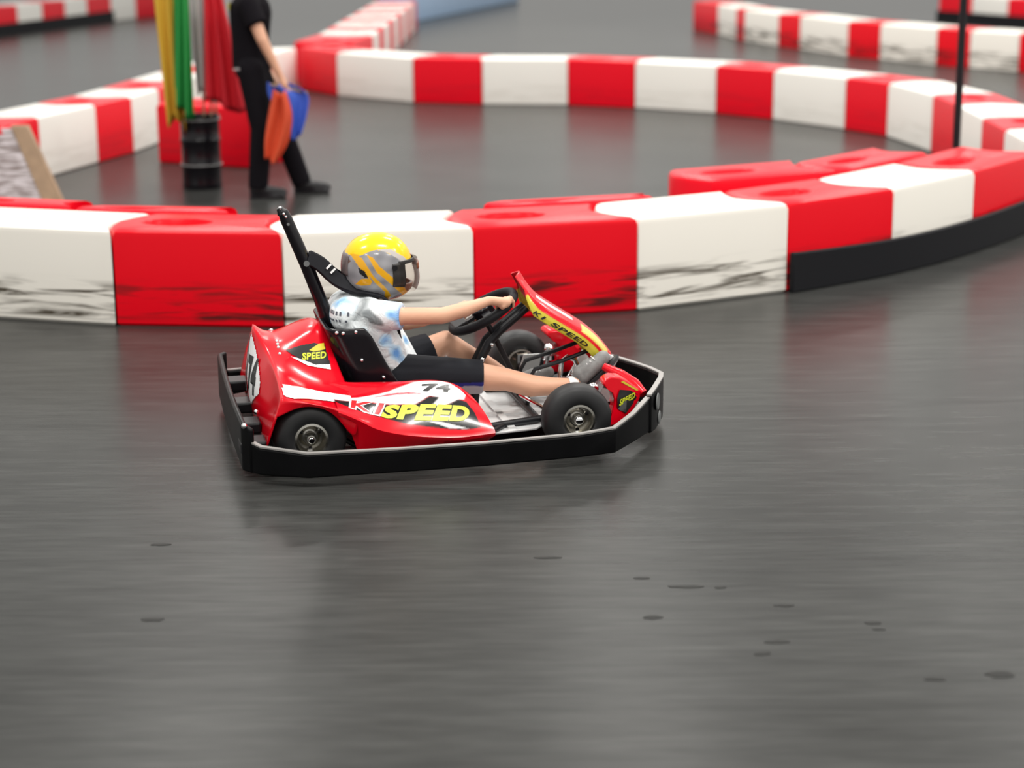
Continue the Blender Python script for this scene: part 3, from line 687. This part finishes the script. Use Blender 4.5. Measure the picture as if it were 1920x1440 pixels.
for sg in (-1, 1):
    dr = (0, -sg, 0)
    # intake decal: dark lens with pale lower edge and lettering, outline in (x, z)
    drape('intake_panel', [(-.045, .402), (.02, .418), (.070, .424), (.108, .415), (.118, .352), (.06, .356), (.0, .378)], (0, sg * .2, 0), (1, 0, 0), (0, 0, 1), dr, 'black_print', cowl)
    drape('intake_edge', [(-.03, .385), (.03, .356), (.118, .336), (.118, .352), (.06, .357), (.0, .379)], (0, sg * .2, 0), (1, 0, 0), (0, 0, 1), dr, 'white_print', cowl)
    drape('intake_flash', [(.045, .402), (.085, .420), (.105, .420), (.107, .400), (.06, .396)], (0, sg * .2, 0), (1, 0, 0), (0, 0, 1), dr, 'yellow', cowl, .004)
    drape('lettering', (.012, .108, .372, .394) if sg < 0 else (.108, .012, .372, .394), (0, sg * .2, 0), (1, 0, 0), (0, 0, 1), dr, 'lime', cowl, .0045, txt=('SPEED', .2, .04, 1))
    drape('shoulder_swoosh', [(x, -sg * y) for x, y in [(-.098, -.51), (-.088, -.455), (-.03, -.425), (.05, -.418), (.172, -.415), (.172, -.485), (.10, -.505), (.0, -.540), (-.06, -.575), (-.094, -.565)]], (0, 0, 0), (1, 0, 0), (0, 1, 0), (0, 0, -1), 'white_print', cowl)  # white decal, drawn wider to paint in the glare on the shoulder
    # race number plate on the rear face, outline in (y, z)
    drape('number_plate', [(sg * a, b) for a, b in [(.015, .445), (.045, .43), (.13, .36), (.215, .285), (.225, .245), (.17, .215), (.10, .175), (.055, .19), (.02, .26), (.012, .35)]], (-.2, 0, 0), (0, 1, 0), (0, 0, 1), (1, 0, 0), 'white_print', cowl)
    drape('race_number', (.165, .03, .215, .365) if sg > 0 else (-.03, -.165, .215, .365), (-.2, 0, 0), (0, 1, 0), (0, 0, 1), (1, 0, 0), 'black_print', cowl, .005, txt=('74', -.25, .05, 2))

for sg in (-1, 1):
    for y, z in ((.10, .40), (.13, .385), (.155, .37), (.20, .352)):
        hit, nr, _, _ = bvh.ray_cast(Vector((-.07 , sg * y, .8)), Vector((0, 0, -1)), 1.0)
        if hit: MB().ball(hit, .008, nu=10, nv=6).build('rivet', 'chrome', cowl)

# seat
mb = MB(); rings = []
lev = [(.13, .30, .52), (.20, .235, .46), (.27, .195, .385), (.34, .165, .345), (.40, .145, .315), (.45, .128, .29), (.485, .118, .262)]
for z, xb, xf in lev:
    pr = []
    w = .235 + .0 * z
    for k in range(5): pr.append((xf + (xb + .06 - xf) * k / 4, -w))
    for k in range(1, 6): a = PI / 2 * k / 6; pr.append((xb + .06 - .06 * math.sin(a), -w + .06 * (1 - math.cos(a))))
    for k in range(0, 7): pr.append((xb, -w + .06 + (2 * w - .12) * k / 6))
    for k in range(1, 6): a = PI / 2 * (1 - k / 6); pr.append((xb + .06 - .06 * math.sin(a), w - .06 * (1 - math.cos(a))))
    for k in range(5): pr.append((xb + .06 + (xf - xb - .06) * k / 4, w))
    rings.append([(x, y, z) for x, y in pr])
n = len(rings[0]); v = [q for rg in rings for q in rg]; f = []
for i in range(len(rings) - 1):
    for k in range(n - 1): f.append((i * n + k, i * n + k + 1, (i + 1) * n + k + 1, (i + 1) * n + k))
f.append(tuple(range(n)))
seat = mk('seat', v, f, 'black', kart, True, 50); solid(seat, .016, 0); bev(seat, .005, 2)
for x, y, z in ((.15, -.245, .475), (.175, -.246, .472), (.225, -.246, .474), (.245, -.247, .36), (.33, -.247, .285)): MB().ball((x, y, z), .008, nu=10, nv=6).build('rivet', 'chrome', seat)

# mast with harness
mast = MB().tube([(-.018, 0, .925), (-.004, 0, .89), (.071, 0, .70), (.121, 0, .56), (.165, 0, .42), (.20, 0, .27)], [.020, .025, .026, .027, .030, .030], 14).build('harness_mast', 'black', kart)
MB().tube([(-.019, 0, .915), (-.030, 0, .938)], [.021, .013], 14).build('mast_cap', 'black', mast)
MB().ball((-.028, -.008, .938), .008, nu=10, nv=6).ball((-.008, -.024, .905), .006, nu=10, nv=6).ball((-.016, -.022, .916), .006, nu=10, nv=6).build('mast_screws', 'chrome', mast)
MB().tube([(.066, -.034, .715), (.066, .034, .715)], .012, 12).build('mast_bolt', 'chrome', mast)
MB().tube([(.0, -.028, .875), (.0, .028, .875)], .006, 10).build('mast_bolt', 'chrome', mast)
MAT['belt'] = mat('belt_webbing', (.006, .006, .009), .6, spec=.2)
for s in (-1, 1):
    path = [(.075, s * .012, .735), (.125, s * .022, .705), (.175, s * .038, .655), (.235, s * .058, .618), (.30, s * .078, .600), (.365, s * .092, .572), (.40, s * .095, .52), (.42, s * .09, .42), (.44, s * .08, .33)]
    pts = [cr(path, k / 24) for k in range(25)]; v = []; f = []
    for i, q in enumerate(pts):
        d = (pts[min(i + 1, 24)] - pts[max(i - 1, 0)]).normalized(); lat = Vector((0, 1, 0)); nn = d.cross(lat).normalized(); hw = .028; ht = .012 if i < 10 else .006
        tilt = (lat * .55 + nn * .83) if i < 11 else lat
        tilt = (lat * (.35 + .65 * min(1, max(0, (i - 6) / 8))) + nn * (1 - min(1, max(0, (i - 6) / 8)))).normalized(); oth = d.cross(tilt).normalized()
        v += [q + tilt * hw + oth * ht, q - tilt * hw + oth * ht, q - tilt * hw - oth * ht, q + tilt * hw - oth * ht]
    for i in range(24):
        for k in range(4): f.append((4 * i + k, 4 * i + (k + 1) % 4, 4 * i + 4 + (k + 1) % 4, 4 * i + 4 + k))
    f += [(0, 1, 2, 3), (96, 99, 98, 97)]
    bt = mk('shoulder_belt', v, f, 'belt', kart, True, 50); bev(bt, .003, 2)
    for t in (.165, .205):
        q = cr(path, t); d = (cr(path, t + .02) - cr(path, t - .02)).normalized(); up_ = Vector((0, 1, 0)).cross(d).normalized()
        if up_.z < 0: up_ = -up_
        MB().bar(q + Vector((0, s * .017, 0)) + up_ * .004, q + Vector((0, s * .017, 0)) + up_ * .03, .006, .008, d).build('belt_stripe', 'white_print', bt, False)
# steering post, column and wheel
for s in (-1, 1): MB().tube([(.735, s * .03, .062), (.757, s * .03, .26), (.805, s * .03, .35), (.85, s * .03, .395), (.965, s * .03, .488)], [.020, .019, .019, .017, .016], 10).build('steering_support', 'blackm', kart)
MB().tube([(.775, 0, .478), (.825, 0, .385), (.905, 0, .22), (.94, 0, .12)], .012, 10).build('steering_column', 'blackm', kart)
MB().ball((.772, -.05, .285), .010, nu=10, nv=6).ball((.812, -.05, .345), .009, nu=10, nv=6).build('clamp_bolt', 'chrome', kart)
wc = Vector((.785, -.012, .478)); ta = math.radians(29.4); fx = Vector((math.cos(ta), 0, math.sin(ta))); ly = Vector((0, 1, 0)); nz = fx.cross(ly)
if nz.z < 0: nz = -nz
WR = .143
def wp(a, rr=WR, h=0): return wc + fx * (rr * math.cos(a)) + ly * (rr * math.sin(a)) + nz * h
sw = MB().tube([wp(2 * PI * k / 40) for k in range(40)], .019, 12, closed=True).build('steering_wheel', 'rubber', kart)
for a in (PI / 2, -PI / 2, PI): MB().bar(wp(a, .03), wp(a, WR), .035, .012, nz).build('spoke', 'blackm', sw, False)
hubv = [wp(2 * PI * k / 16, .05, -.02) for k in range(16)] + [wp(2 * PI * k / 16, .045, .022) for k in range(16)]
bev(MB().add(hubv, [tuple(range(16)), tuple(range(31, 15, -1))] + [(k, (k + 1) % 16, 16 + (k + 1) % 16, 16 + k) for k in range(16)]).build('hub_pad', 'black', sw, True, 30), .005)
for a in (.6, 2.6, 4.6): MB().ball(wp(a, .028, .024), .008, nu=10, nv=6).build('hub_bolt', 'chrome', sw)
bev(MB().bar(wp(PI, .08, .014), wp(PI, .14, .014), .12, .016, nz).build('lower_pad', 'blackm', sw, False), .006)

# front panel (steering fairing)
HC = [(.921, 0, .625), (.950, 0, .578), (.985, 0, .535), (1.03, 0, .500), (1.113, 0, .446), (1.193, 0, .392), (1.255, 0, .335), (1.312, 0, .262)]
HW = [.035, .062, .095, .118, .130, .130, .115, .085]
NT = 80; v = []; f = []; hcol = []
PR = [(-1.0, -.058), (-1.02, -.040), (-1.0, -.022), (-.93, -.006), (-.8, 0.0), (-.5, .010), (-.2, .018), (0, .020), (.2, .018), (.5, .010), (.8, 0.0), (.93, -.006), (1.0, -.022), (1.02, -.040), (1.0, -.058)]
PR2 = []
for i in range(len(PR) - 1):
    for k in range(4): t = k / 4; PR2.append((PR[i][0] * (1 - t) + PR[i + 1][0] * t, PR[i][1] * (1 - t) + PR[i + 1][1] * t))
PR2.append(PR[-1])
for i in range(NT + 1):
    t = i / NT; c = cr(HC, t); d = (cr(HC, min(1, t + .01)) - cr(HC, max(0, t - .01))).normalized(); nn = Vector((0, 1, 0)).cross(d)
    if nn.x < 0: nn = -nn
    nn = Vector((-d.z, 0, d.x))
    w = cr([(q, 0, 0) for q in HW], t).x; dep = min(1, max(.15, (t - .12) * 4))
    for py, pz in PR2:
        v.append(c + Vector((0, py * w, 0)) + nn * (pz * dep if pz < 0 else pz))
        col = RED
        if pz < -.026 and .20 < t < .93: col = (.60, .52, .05)
        elif abs(py) > .35 and pz >= -.012 and .30 < t < .62 and abs(py) < .62: col = (.75, .72, .70)
        elif abs(py) > .45 and pz >= -.012 and .68 < t < .95: col = (.66, .56, .12)
        elif abs(py) < .12 and .3 < t < .9: col = (.02, .02, .02)
        hcol.append(col)
n = len(PR2)
for i in range(NT):
    for k in range(n - 1): f.append((i * n + k, i * n + k + 1, (i + 1) * n + k + 1, (i + 1) * n + k))
hood = mk('front_panel', v, f, 'pod', kart, True, 50); at_ = hood.data.color_attributes.new('Paint', 'FLOAT_COLOR', 'POINT'); flat = []
for c in hcol: flat += [*c, 1]
at_.data.foreach_set('color', flat); solid(hood, .006, 0); hood['label'] = 'red front steering panel with yellow lettered edge'
for sg in (-1, 1):
    def onflange(u, w, sg=sg):
        if sg > 0: u = 1 - u
        t = .34 + .44 * u; c = cr(HC, t); d = (cr(HC, t + .01) - cr(HC, t - .01)).normalized(); nn = Vector((-d.z, 0, d.x)); wd = cr([(q, 0, 0) for q in HW], t).x
        return c + Vector((0, sg * (wd * 1.02 + .006), 0)) + nn * (-.052 + .018 * w)
    text_on('lettering', 'K1 SPEED', onflange, 'black_print', hood, .2, .03, 1)
for s in (1, -1): MB().tube([(.952, s * .08, .075), (.962, s * .08, .20), (.985, s * .08, .238), (1.10, s * .085, .268), (1.215, s * .08, .305)], .009, 8).build('panel_stay', 'blackm', kart)
MB().ball((1.217, .08, .309), .012, nu=10, nv=6).build('bolt', 'chrome', kart)

# front corner fairings and nose strips
FO = [(1.150, .268), (1.162, .288), (1.195, .294), (1.235, .282), (1.275, .258), (1.315, .226), (1.350, .200), (1.345, .165), (1.300, .132), (1.255, .108), (1.215, .095), (1.178, .098), (1.172, .118), (1.188, .140), (1.203, .168), (1.207, .198), (1.198, .224), (1.175, .246)]
def fy(x, z): return -.515 + max(0, (x - 1.17)) * .75 - (.02 if z < .15 else 0)
for sg in (-1, 1):
    mb = MB(); mb.extrude(FO, lambda q: (q[0], -sg * fy(*q), q[1]), lambda q: (q[0] + .01, -sg * (fy(*q) + .10), q[1] - .006))
    o = mb.build('front_fairing', 'paint', kart, True, 50); bev(o, .016, 4)
    o['label'] = 'small red front wheel fairing on the ' + ('near side' if sg < 0 else 'far side')
    fo = lambda u, w: (u, -sg * (fy(u, w) - .0025), w)
    pp = [(1.225, .155), (1.262, .135), (1.318, .165), (1.332, .188), (1.29, .215), (1.235, .232), (1.222, .20)]
    mk('fairing_decal', [fo(*q) for q in pp] + [fo(1.272, .185)], [(k, (k + 1) % 7, 7) for k in range(7)], 'black_print', o, False)
    pp = [(1.24, .262), (1.255, .262), (1.335, .205), (1.325, .205)]; mk('fairing_decal', [fo(*q) for q in pp], [(0, 1, 2, 3)], 'yellow', o, False)
    text_on('lettering', 'SPEED', lambda u, w: (1.232 + .085 * (u if sg < 0 else 1 - u), -sg * (fy(1.232 + .085 * u, .18) - .004), .165 + .026 * w + .012 * u), 'lime', o, .2, .04, 0)
    o = MB().tube([(1.245, sg * .20, .262), (1.30, sg * .245, .235), (1.345, sg * .30, .205), (1.372, sg * .345, .175)], [.016, .024, .026, .018], 12).build('nose_strip', 'paint', kart)
# pedals and brake hardware
for s in (-1, 1):
    bev(MB().bar((1.19, s * .14, .10), (1.30, s * .14, .29), .06, .008, (0, 1, 0)).tube([(1.19, s * .18, .10), (1.19, s * .10, .10)], .010, 8).build('pedal', 'steel', kart, False), .003)
MB().tube([(1.105, -.02, .17), (1.115, -.02, .25), (1.14, -.02, .268), (1.17, -.02, .255), (1.185, -.02, .222), (1.22, -.02, .212)], .011, 10).build('brake_pipe', 'chrome', kart)
MB().ball((1.158, -.05, .205), .016).ball((1.14, -.06, .185), .018).tube([(1.10, -.06, .12), (1.17, -.05, .20)], .012, 10).build('brake_cylinder', 'chrome', kart)
MB().tube([(1.29, .02, .10), (1.315, .02, .20), (1.33, .02, .255)], .009, 8).tube([(1.32, -.10, .215), (1.33, .12, .21)], .010, 8).build('nose_bracket', 'chrome', kart)
MAT['panel_grey'] = mat('grey_alloy_panel', (.36, .37, .37), .4, .4)
bev(MB().extrude([(.98, .10), (1.075, .10), (1.10, .22), (1.02, .22)], lambda q: (q[0], .26, q[1]), lambda q: (q[0], .268, q[1])).build('side_plate', 'panel_grey', kart, False), .003)

# ================================================================== the driver
drv = empty('person', KO, KZ); tag(drv, 'person in blue white shirt and helmet driving the red go-kart', 'person')
H0 = (.36, 0, .69)
mb = MB()
mb.cone((.38, 0, .25), (.34, 0, .36), .10, .10).cone((.34, 0, .36), (.295, 0, .48), .10, .11).cone((.31, -.11, .52), (.31, .11, .52), .05, .05).cone((.32, 0, .53), (.345, 0, .61), .042, .042)
mb.ball((.365, 0, .685), .088, .07, .10); mb.ball((.435, 0, .645), .028, .03, .024); mb.ball((.457, 0, .675), .012, .010, .018)
for s in (-1, 1): mb.ball((.36, s * .07, .68), .016, .008, .024)
mb.cone((.32, -.14, .525), (.405, -.19, .516), .046, .040).cone((.405, -.19, .516), (.575, -.215, .514), .036, .0335).cone((.575, -.215, .514), (.66, -.205, .530), .0335, .031).cone((.66, -.205, .530), (.775, -.178, .557), .031, .0185)
mb.cone((.32, .14, .525), (.38, .19, .475), .046, .040).cone((.38, .19, .475), (.50, .215, .400), .036, .0335).cone((.50, .215, .400), (.57, .20, .412), .0335, .031).cone((.57, .20, .412), (.68, .165, .440), .031, .0185)
def grip(mb, sg, a, lift):
    g = wp(a); t = (-fx * math.sin(a) + ly * math.cos(a)) * sg; ro = fx * math.cos(a) + ly * math.sin(a)
    wr = Vector((.775, -.178, .557)) if sg < 0 else Vector((.68, .165, .440)); pc = g + ro * .022 + nz * .022 - t * .004 * 0
    mb.cone(wr, pc, .0185, .021); mb.cone(pc - t * .024, pc + t * .024, .016, .016)
    for k in range(4):
        b = g + t * (k - 1.5) * .0172; l = (.95, 1.05, 1.0, .85)[k]
        q0 = b + nz * .028 + ro * .014; q1 = b + nz * (.030) - ro * .010 * l; q2 = b + nz * .010 - ro * .029 * l; q3 = b - nz * .014 - ro * .024 * l
        mb.cone(q0, q1, .0082, .008, n=8).cone(q1, q2, .008, .0075, n=8).cone(q2, q3, .0075, .0068, n=8)
    b = g - t * .034; mb.cone(pc - t * .02, b + ro * .022 + nz * .004, .0095, .009, n=8).cone(b + ro * .022 + nz * .004, b + t * .004 - nz * .018 + ro * .008, .009, .0075, n=8)
grip(mb, -1, -1.02, 0); grip(mb, 1, 1.95, 0)
# legs
mb.cone((.42, -.09, .245), (.745, -.145, .236), .075, .058).cone((.745, -.145, .236), (.85, -.15, .220), .058, .047).cone((.85, -.15, .220), (.95, -.15, .187), .046, .0465).cone((.95, -.15, .187), (1.03, -.15, .180), .0465, .038).cone((1.03, -.15, .180), (1.125, -.15, .186), .038, .022)
mb.cone((1.135, -.15, .188), (1.25, -.15, .272), .026, .024)
mb.cone((.42, .09, .245), (.58, .11, .30), .075, .060).cone((.58, .11, .30), (.652, .12, .328), .056, .049).cone((.652, .12, .328), (.79, .125, .232), .047, .044).cone((.80, .125, .232), (.96, .13, .13), .044, .024)
mb.cone((.965, .13, .12), (1.08, .13, .155), .025, .022)
body = voxel(mb, 'body', 'skin', drv, .0058, 4)
# face under the visor
MAT['eye'] = mat('dark_eye', (.02, .015, .012), .3)
for s in (-1, 1): MB().ball((.437, s * .028, .688), .010, .012, .008, 10, 6).build('eye', 'eye', drv)
# shirt
from mathutils import noise as mnoise
def shirt_col(c):
    n = mnoise.noise(Vector((c.x * 9 + 3.1, c.y * 9, c.z * 11 + c.x * 6))) + .5 * mnoise.noise(Vector((c.x * 22, c.y * 22 + 5, c.z * 22)))
    w = Vector((.80, .84, .86)); blue = Vector((.14, .34, .72)); pale = Vector((.45, .68, .88)); grey = Vector((.22, .24, .25))
    t = (abs(c.y) - .155) / .04 if c.x > .33 else 0
    k = max(0, min(1, (n - .12) * 4)); col = w.lerp(pale, k)
    if n > .42: col = col.lerp(blue, min(1, (n - .42) * 5))
    if n < -.42: col = col.lerp(grey, min(1, (-n - .42) * 4))
    hem = max(0, min(1, (c.x - .375) / .03)) * max(0, min(1, (abs(c.y) - .15) / .02)) * (1 if c.z > .44 else 0)
    col = col.lerp(blue, hem * max(0, min(1, .75 + n)))
    band = abs((c.x - .25) - (c.z - .53) * .7)
    if c.z > .50 and band < .03 and c.y < .0: col = col.lerp(grey, (1 - band / .03) * .9)
    return tuple(col)
MAT['shirt'] = vcol_mat('tie_dye_cotton', .85)
nt = MAT['shirt'].node_tree; tcn = nt.nodes.new('ShaderNodeTexCoord'); wn = nt.nodes.new('ShaderNodeTexNoise'); wn.inputs['Scale'].default_value = 20; wn.inputs['Distortion'].default_value = 1.2
bpn = nt.nodes.new('ShaderNodeBump'); bpn.inputs['Strength'].default_value = .6; bpn.inputs['Distance'].default_value = .014
nt.links.new(tcn.outputs['Object'], wn.inputs['Vector']); nt.links.new(wn.outputs['Fac'], bpn.inputs['Height']); nt.links.new(bpn.outputs['Normal'], nt.nodes['Principled BSDF'].inputs['Normal'])
mb = MB(); mb.cone((.405, 0, .255), (.36, 0, .36), .118, .112, False, False).cone((.36, 0, .36), (.285, 0, .47), .112, .118)
mb.cone((.37, -.06, .27), (.36, -.08, .36), .10, .09).cone((.37, .06, .27), (.36, .08, .36), .10, .09).cone((.36, -.08, .36), (.29, -.09, .47), .09, .10).cone((.36, .08, .36), (.29, .09, .47), .09, .10)
mb.cone((.235, -.07, .50), (.235, .07, .50), .085, .085).cone((.30, -.10, .515), (.30, .10, .515), .068, .068).cone((.31, 0, .53), (.33, 0, .585), .07, .055, True, False)
for s, xb, zb in ((-1, .418, .516), (1, .39, .470)): mb.cone((.30, s * .13, .515), (xb, s * .193, zb), .066, .055, True, False)
shirt = voxel(mb, 'shirt', 'shirt', drv, .0065, 4); paint(shirt, shirt_col)
MAT['mark'] = mat('shirt_print', (.10, .11, .14), .8)
# shorts
def shorts_col(c):
    if c.y < 0 and c.x > .46:
        line = .232 - (c.x - .46) * .02
        if c.z < line - .012: return (.36, .34, .36)
        if c.z < line + .004: return (.02, .02, .16)
    return (.007, .008, .012)
MAT['shorts'] = vcol_mat('sport_shorts', .8)
mb = MB(); mb.ball((.40, 0, .245), .125, .16, .10)
mb.cone((.41, -.085, .25), (.60, -.125, .245), .092, .078).cone((.60, -.125, .245), (.752, -.147, .237), .078, .070, True, False).cone((.41, .085, .25), (.59, .111, .302), .092, .074, True, False)
sh = voxel(mb, 'shorts', 'shorts', drv, .007, 4); paint(sh, shorts_col)
MAT['sock'] = mat('white_sock', (.75, .75, .74), .8); MAT['shoe'] = mat('grey_trainer', (.20, .20, .195), .7, noise=(40, .5)); MAT['sole'] = mat('dark_sole', (.02, .02, .022), .6)
def foot(an, d0, heel, toe):
    heel, toe = Vector(heel), Vector(toe); d = (toe - heel).normalized(); upv = Vector((-d.z, 0, d.x))
    MB().tube([Vector(an) - Vector(d0) * .012, Vector(an) + Vector(d0) * .025], [.029, .030], 14).build('sock', 'sock', drv)
    mb = MB(); mb.cone(heel, heel + d * .07, .034, .034).cone(heel + d * .06, toe - d * .02, .035, .030).cone(heel + upv * .02, heel + d * .05 + upv * .02, .03, .028).cone(heel + d * .05 + upv * .012, toe - d * .05, .028, .026)
    s = voxel(mb, 'shoe', 'shoe', drv, .006, 3)
    mb = MB(); n = 14; out = []
    lat = Vector((0, 1, 0)); Lf = (toe - heel).length
    for k in range(n): a = 2 * PI * k / n; out.append((Lf / 2 + (Lf / 2 + .032) * math.cos(a), .036 * math.sin(a) * (1 + .1 * math.cos(a))))
    mb.extrude(out, lambda q: heel + d * q[0] + lat * q[1] - upv * .030, lambda q: heel + d * q[0] + lat * q[1] - upv * .044); so = mb.build('sole', 'sole', s, True, 40); 
    mb = MB()
    for t in (.35, .48, .61): c = heel + d * (Lf * t) + upv * (.042 - .02 * t); mb.bar(c - lat * .024, c + lat * .024, .006, .005, d)
    mb.build('laces', 'white_print', s, False)
foot((1.122, -.15, .186), (.98, 0, .05), (1.168, -.15, .212), (1.272, -.15, .300))
foot((.965, .13, .127), (.85, 0, -.3), (.995, .13, .125), (1.11, .13, .175))

# helmet
def hr(th, ph):
    """shell radius in direction azimuth th from the face, elevation ph"""
    c, s = math.cos(ph), math.sin(ph); dx, dy, dz = c * math.cos(th), c * math.sin(th), s
    ax = .142 if dx < 0 else .140; ay = .118; az = .138 if dz > 0 else .132; e = 2.25
    r0 = (abs(dx / ax) ** e + abs(dy / ay) ** e + abs(dz / az) ** e) ** (-1 / e)
    if dz < 0 and dx > 0: r0 += .022 * min(1, -dz * 1.8) * max(0, dx) ** 1.0
    return r0, Vector((dx, dy, dz))
HX, HZ = .354, .683
# colour layout in the shell's side view, u,v measured on a 1920 x 1440 grid over x .116-.626, z .862-.477
def uv(c): x = (c.x - .116) / .510 * 1920; z = (.862 - .012 * x / 1000 - c.z) / .385 * 1440; return (x, z)
YT = [(200, 420), (380, 400), (460, 410), (600, 400), (700, 350), (820, 310), (950, 335), (1100, 405), (1210, 490), (1290, 580), (1420, 650), (1600, 650), (1600, -100), (200, -100)]
YS = [[(450, 390), (570, 390), (640, 560), (750, 790), (690, 730), (560, 560)], [(510, 835), (600, 740), (690, 735), (748, 780), (725, 830), (600, 855)],
      [(550, 410), (610, 430), (770, 695), (945, 865), (1045, 1000), (1035, 1120), (955, 1120), (945, 945), (780, 785), (615, 570)],
      [(680, 380), (770, 420), (860, 545), (1000, 665), (1210, 840), (1320, 980), (1380, 1150), (1310, 1150), (1210, 990), (970, 765), (820, 640)]]
SD = [[(820, 300), (1050, 300), (1250, 420), (1380, 560), (1330, 560), (1180, 450), (1000, 350)], [(1080, 380), (1220, 430), (1330, 540), (1280, 545), (1180, 470)]]
DK = [[(300, 560), (340, 430), (400, 400), (460, 500), (400, 560)], [(555, 580), (640, 620), (695, 725), (640, 720), (570, 660)]]
def helm_col(c):
    q = uv(c)
    if inside(q, DK[1]): return (.012, .012, .012)
    if inside(q, DK[0]): return (.16, .09, .07)
    for P in YS:
        if inside(q, P): return (.72, .36, .012)
    if c.x > .452 and c.z < .630: return (.22, .10, .07)
    for P in SD:
        if inside(q, P): return (.50, .46, .44)
    if inside(q, YT): return (.86, .55, .008)
    n = .5 + .5 * math.sin(c.x * 61 + c.z * 37) * math.sin(c.z * 83 - c.x * 29); return (.20 + .12 * n, .20 + .12 * n, .215 + .12 * n)
NU, NV = 252, 144; v = []; f = []
for j in range(NV + 1):
    ph = math.radians(-62) + math.radians(152) * j / NV
    for i in range(NU):
        th = -PI + 2 * PI * i / NU; r0, d = hr(th, ph); v.append(Vector((HX, 0, HZ)) + d * r0)
TH0, PL, PH_ = math.radians(47), math.radians(-24), math.radians(15)
for j in range(NV):
    pc = math.radians(-62) + math.radians(152) * (j + .5) / NV
    for i in range(NU):
        tc_ = -PI + 2 * PI * (i + .5) / NU
        if abs(tc_) < TH0 and PL < pc < PH_: continue
        f.append((j * NU + i, j * NU + (i + 1) % NU, (j + 1) * NU + (i + 1) % NU, (j + 1) * NU + i))
MAT['helmet'] = vcol_mat('helmet_gloss', .2, .3)
hel = mk('helmet', v, f, 'helmet', drv, True, None); paint(hel, helm_col); solid(hel, .012, -1); hel['label'] = 'yellow and silver full-face helmet with clear visor'
def patch(t0, t1, p0, p1, k, nu=28, nv=14, fwd=0.0):
    v = []; f = []
    for j in range(nv + 1):
        for i in range(nu + 1):
            th = t0 + (t1 - t0) * i / nu; ph = p0 + (p1 - p0) * j / nv; r0, d = hr(th, ph); v.append(Vector((HX, 0, HZ)) + d * (r0 * k) + Vector((fwd * max(0, math.cos(th)), 0, 0)))
    for j in range(nv):
        for i in range(nu): f.append((j * (nu + 1) + i, j * (nu + 1) + i + 1, (j + 1) * (nu + 1) + i + 1, (j + 1) * (nu + 1) + i))
    return v, f
vm = bpy.data.materials.new('clear_visor'); vm.use_nodes = True; nt = vm.node_tree; b = nt.nodes['Principled BSDF']
tr = nt.nodes.new('ShaderNodeBsdfTransparent'); tr.inputs['Color'].default_value = (.93, .90, .88, 1); mxs = nt.nodes.new('ShaderNodeMixShader'); fr = nt.nodes.new('ShaderNodeFresnel'); fr.inputs['IOR'].default_value = 1.22
b.inputs['Base Color'].default_value = (.8, .8, .8, 1); b.inputs['Roughness'].default_value = .08
nt.links.new(fr.outputs[0], mxs.inputs[0]); nt.links.new(tr.outputs[0], mxs.inputs[1]); nt.links.new(b.outputs[0], mxs.inputs[2]); nt.links.new(mxs.outputs[0], nt.nodes['Material Output'].inputs['Surface'])
MAT['visor'] = vm
v, f = patch(-math.radians(60), math.radians(60), math.radians(-36), math.radians(14), 1.03, fwd=.020); mk('visor', v, f, 'visor', hel, True, None)
MAT['trim'] = mat('dark_visor_trim', (.02, .017, .016), .35)
for s in (-1, 1):
    v, f = patch(s * math.radians(45), s * math.radians(69), math.radians(-27), math.radians(13), 1.022, 10, 12); o = mk('visor_pivot', v, f, 'trim', hel, True, None); solid(o, .006)
    r0, d = hr(s * math.radians(66), math.radians(6)); q = Vector((HX, 0, HZ)) + d * r0 * 1.04; MB().tube([q, q + Vector((0, s * .005, 0))], .011, 14).build('pivot_screw', 'blackm', hel)
v, f = patch(-math.radians(58), math.radians(58), math.radians(10), math.radians(16), 1.02, 28, 4, .006); o = mk('visor_brow', v, f, 'trim', hel, True, None); solid(o, .004)
MAT['amber'] = mat('amber_vent', (.20, .07, .03), .3)
v, f = patch(-math.radians(22), math.radians(22), math.radians(-2), math.radians(8), 1.05, 12, 4, .018); o = mk('visor_tab', v, f, 'amber', hel, True, None); solid(o, .005)
MAT['vent'] = mat('smoked_vent', (.13, .10, .10), .35)
v, f = patch(math.radians(180 - 25), math.radians(180 + 25), math.radians(-8), math.radians(26), 1.01, 12, 8); o = mk('rear_vent', v, f, 'vent', hel, True, None); solid(o, .006)
# print on the back of the shirt: two short rows of small dark marks
from mathutils.bvhtree import BVHTree as _B
sb = _B.FromPolygons([x.co.copy() for x in shirt.data.vertices], [tuple(q.vertices) for q in shirt.data.polygons])
mb = MB()
for row, (z, hh, n) in enumerate(((.525, .016, 6), (.497, .009, 7))):
    for k in range(n):
        y = -.145 + .016 * k * (6 / n); hit, nr, _, _ = sb.ray_cast(Vector((.0, y, z)), Vector((1, 0, 0)), 1.0)
        if hit:
            e1 = nr.cross(Vector((0, 0, 1))).normalized(); e2 = e1.cross(nr); q = hit + nr * .002; mb.add([q - e1 * .0045 - e2 * hh / 2, q + e1 * .0045 - e2 * hh / 2, q + e1 * .0045 + e2 * hh / 2, q - e1 * .0045 + e2 * hh / 2], [(0, 1, 2, 3)])
if mb.v: mb.build('shirt_print', 'mark', shirt, False)
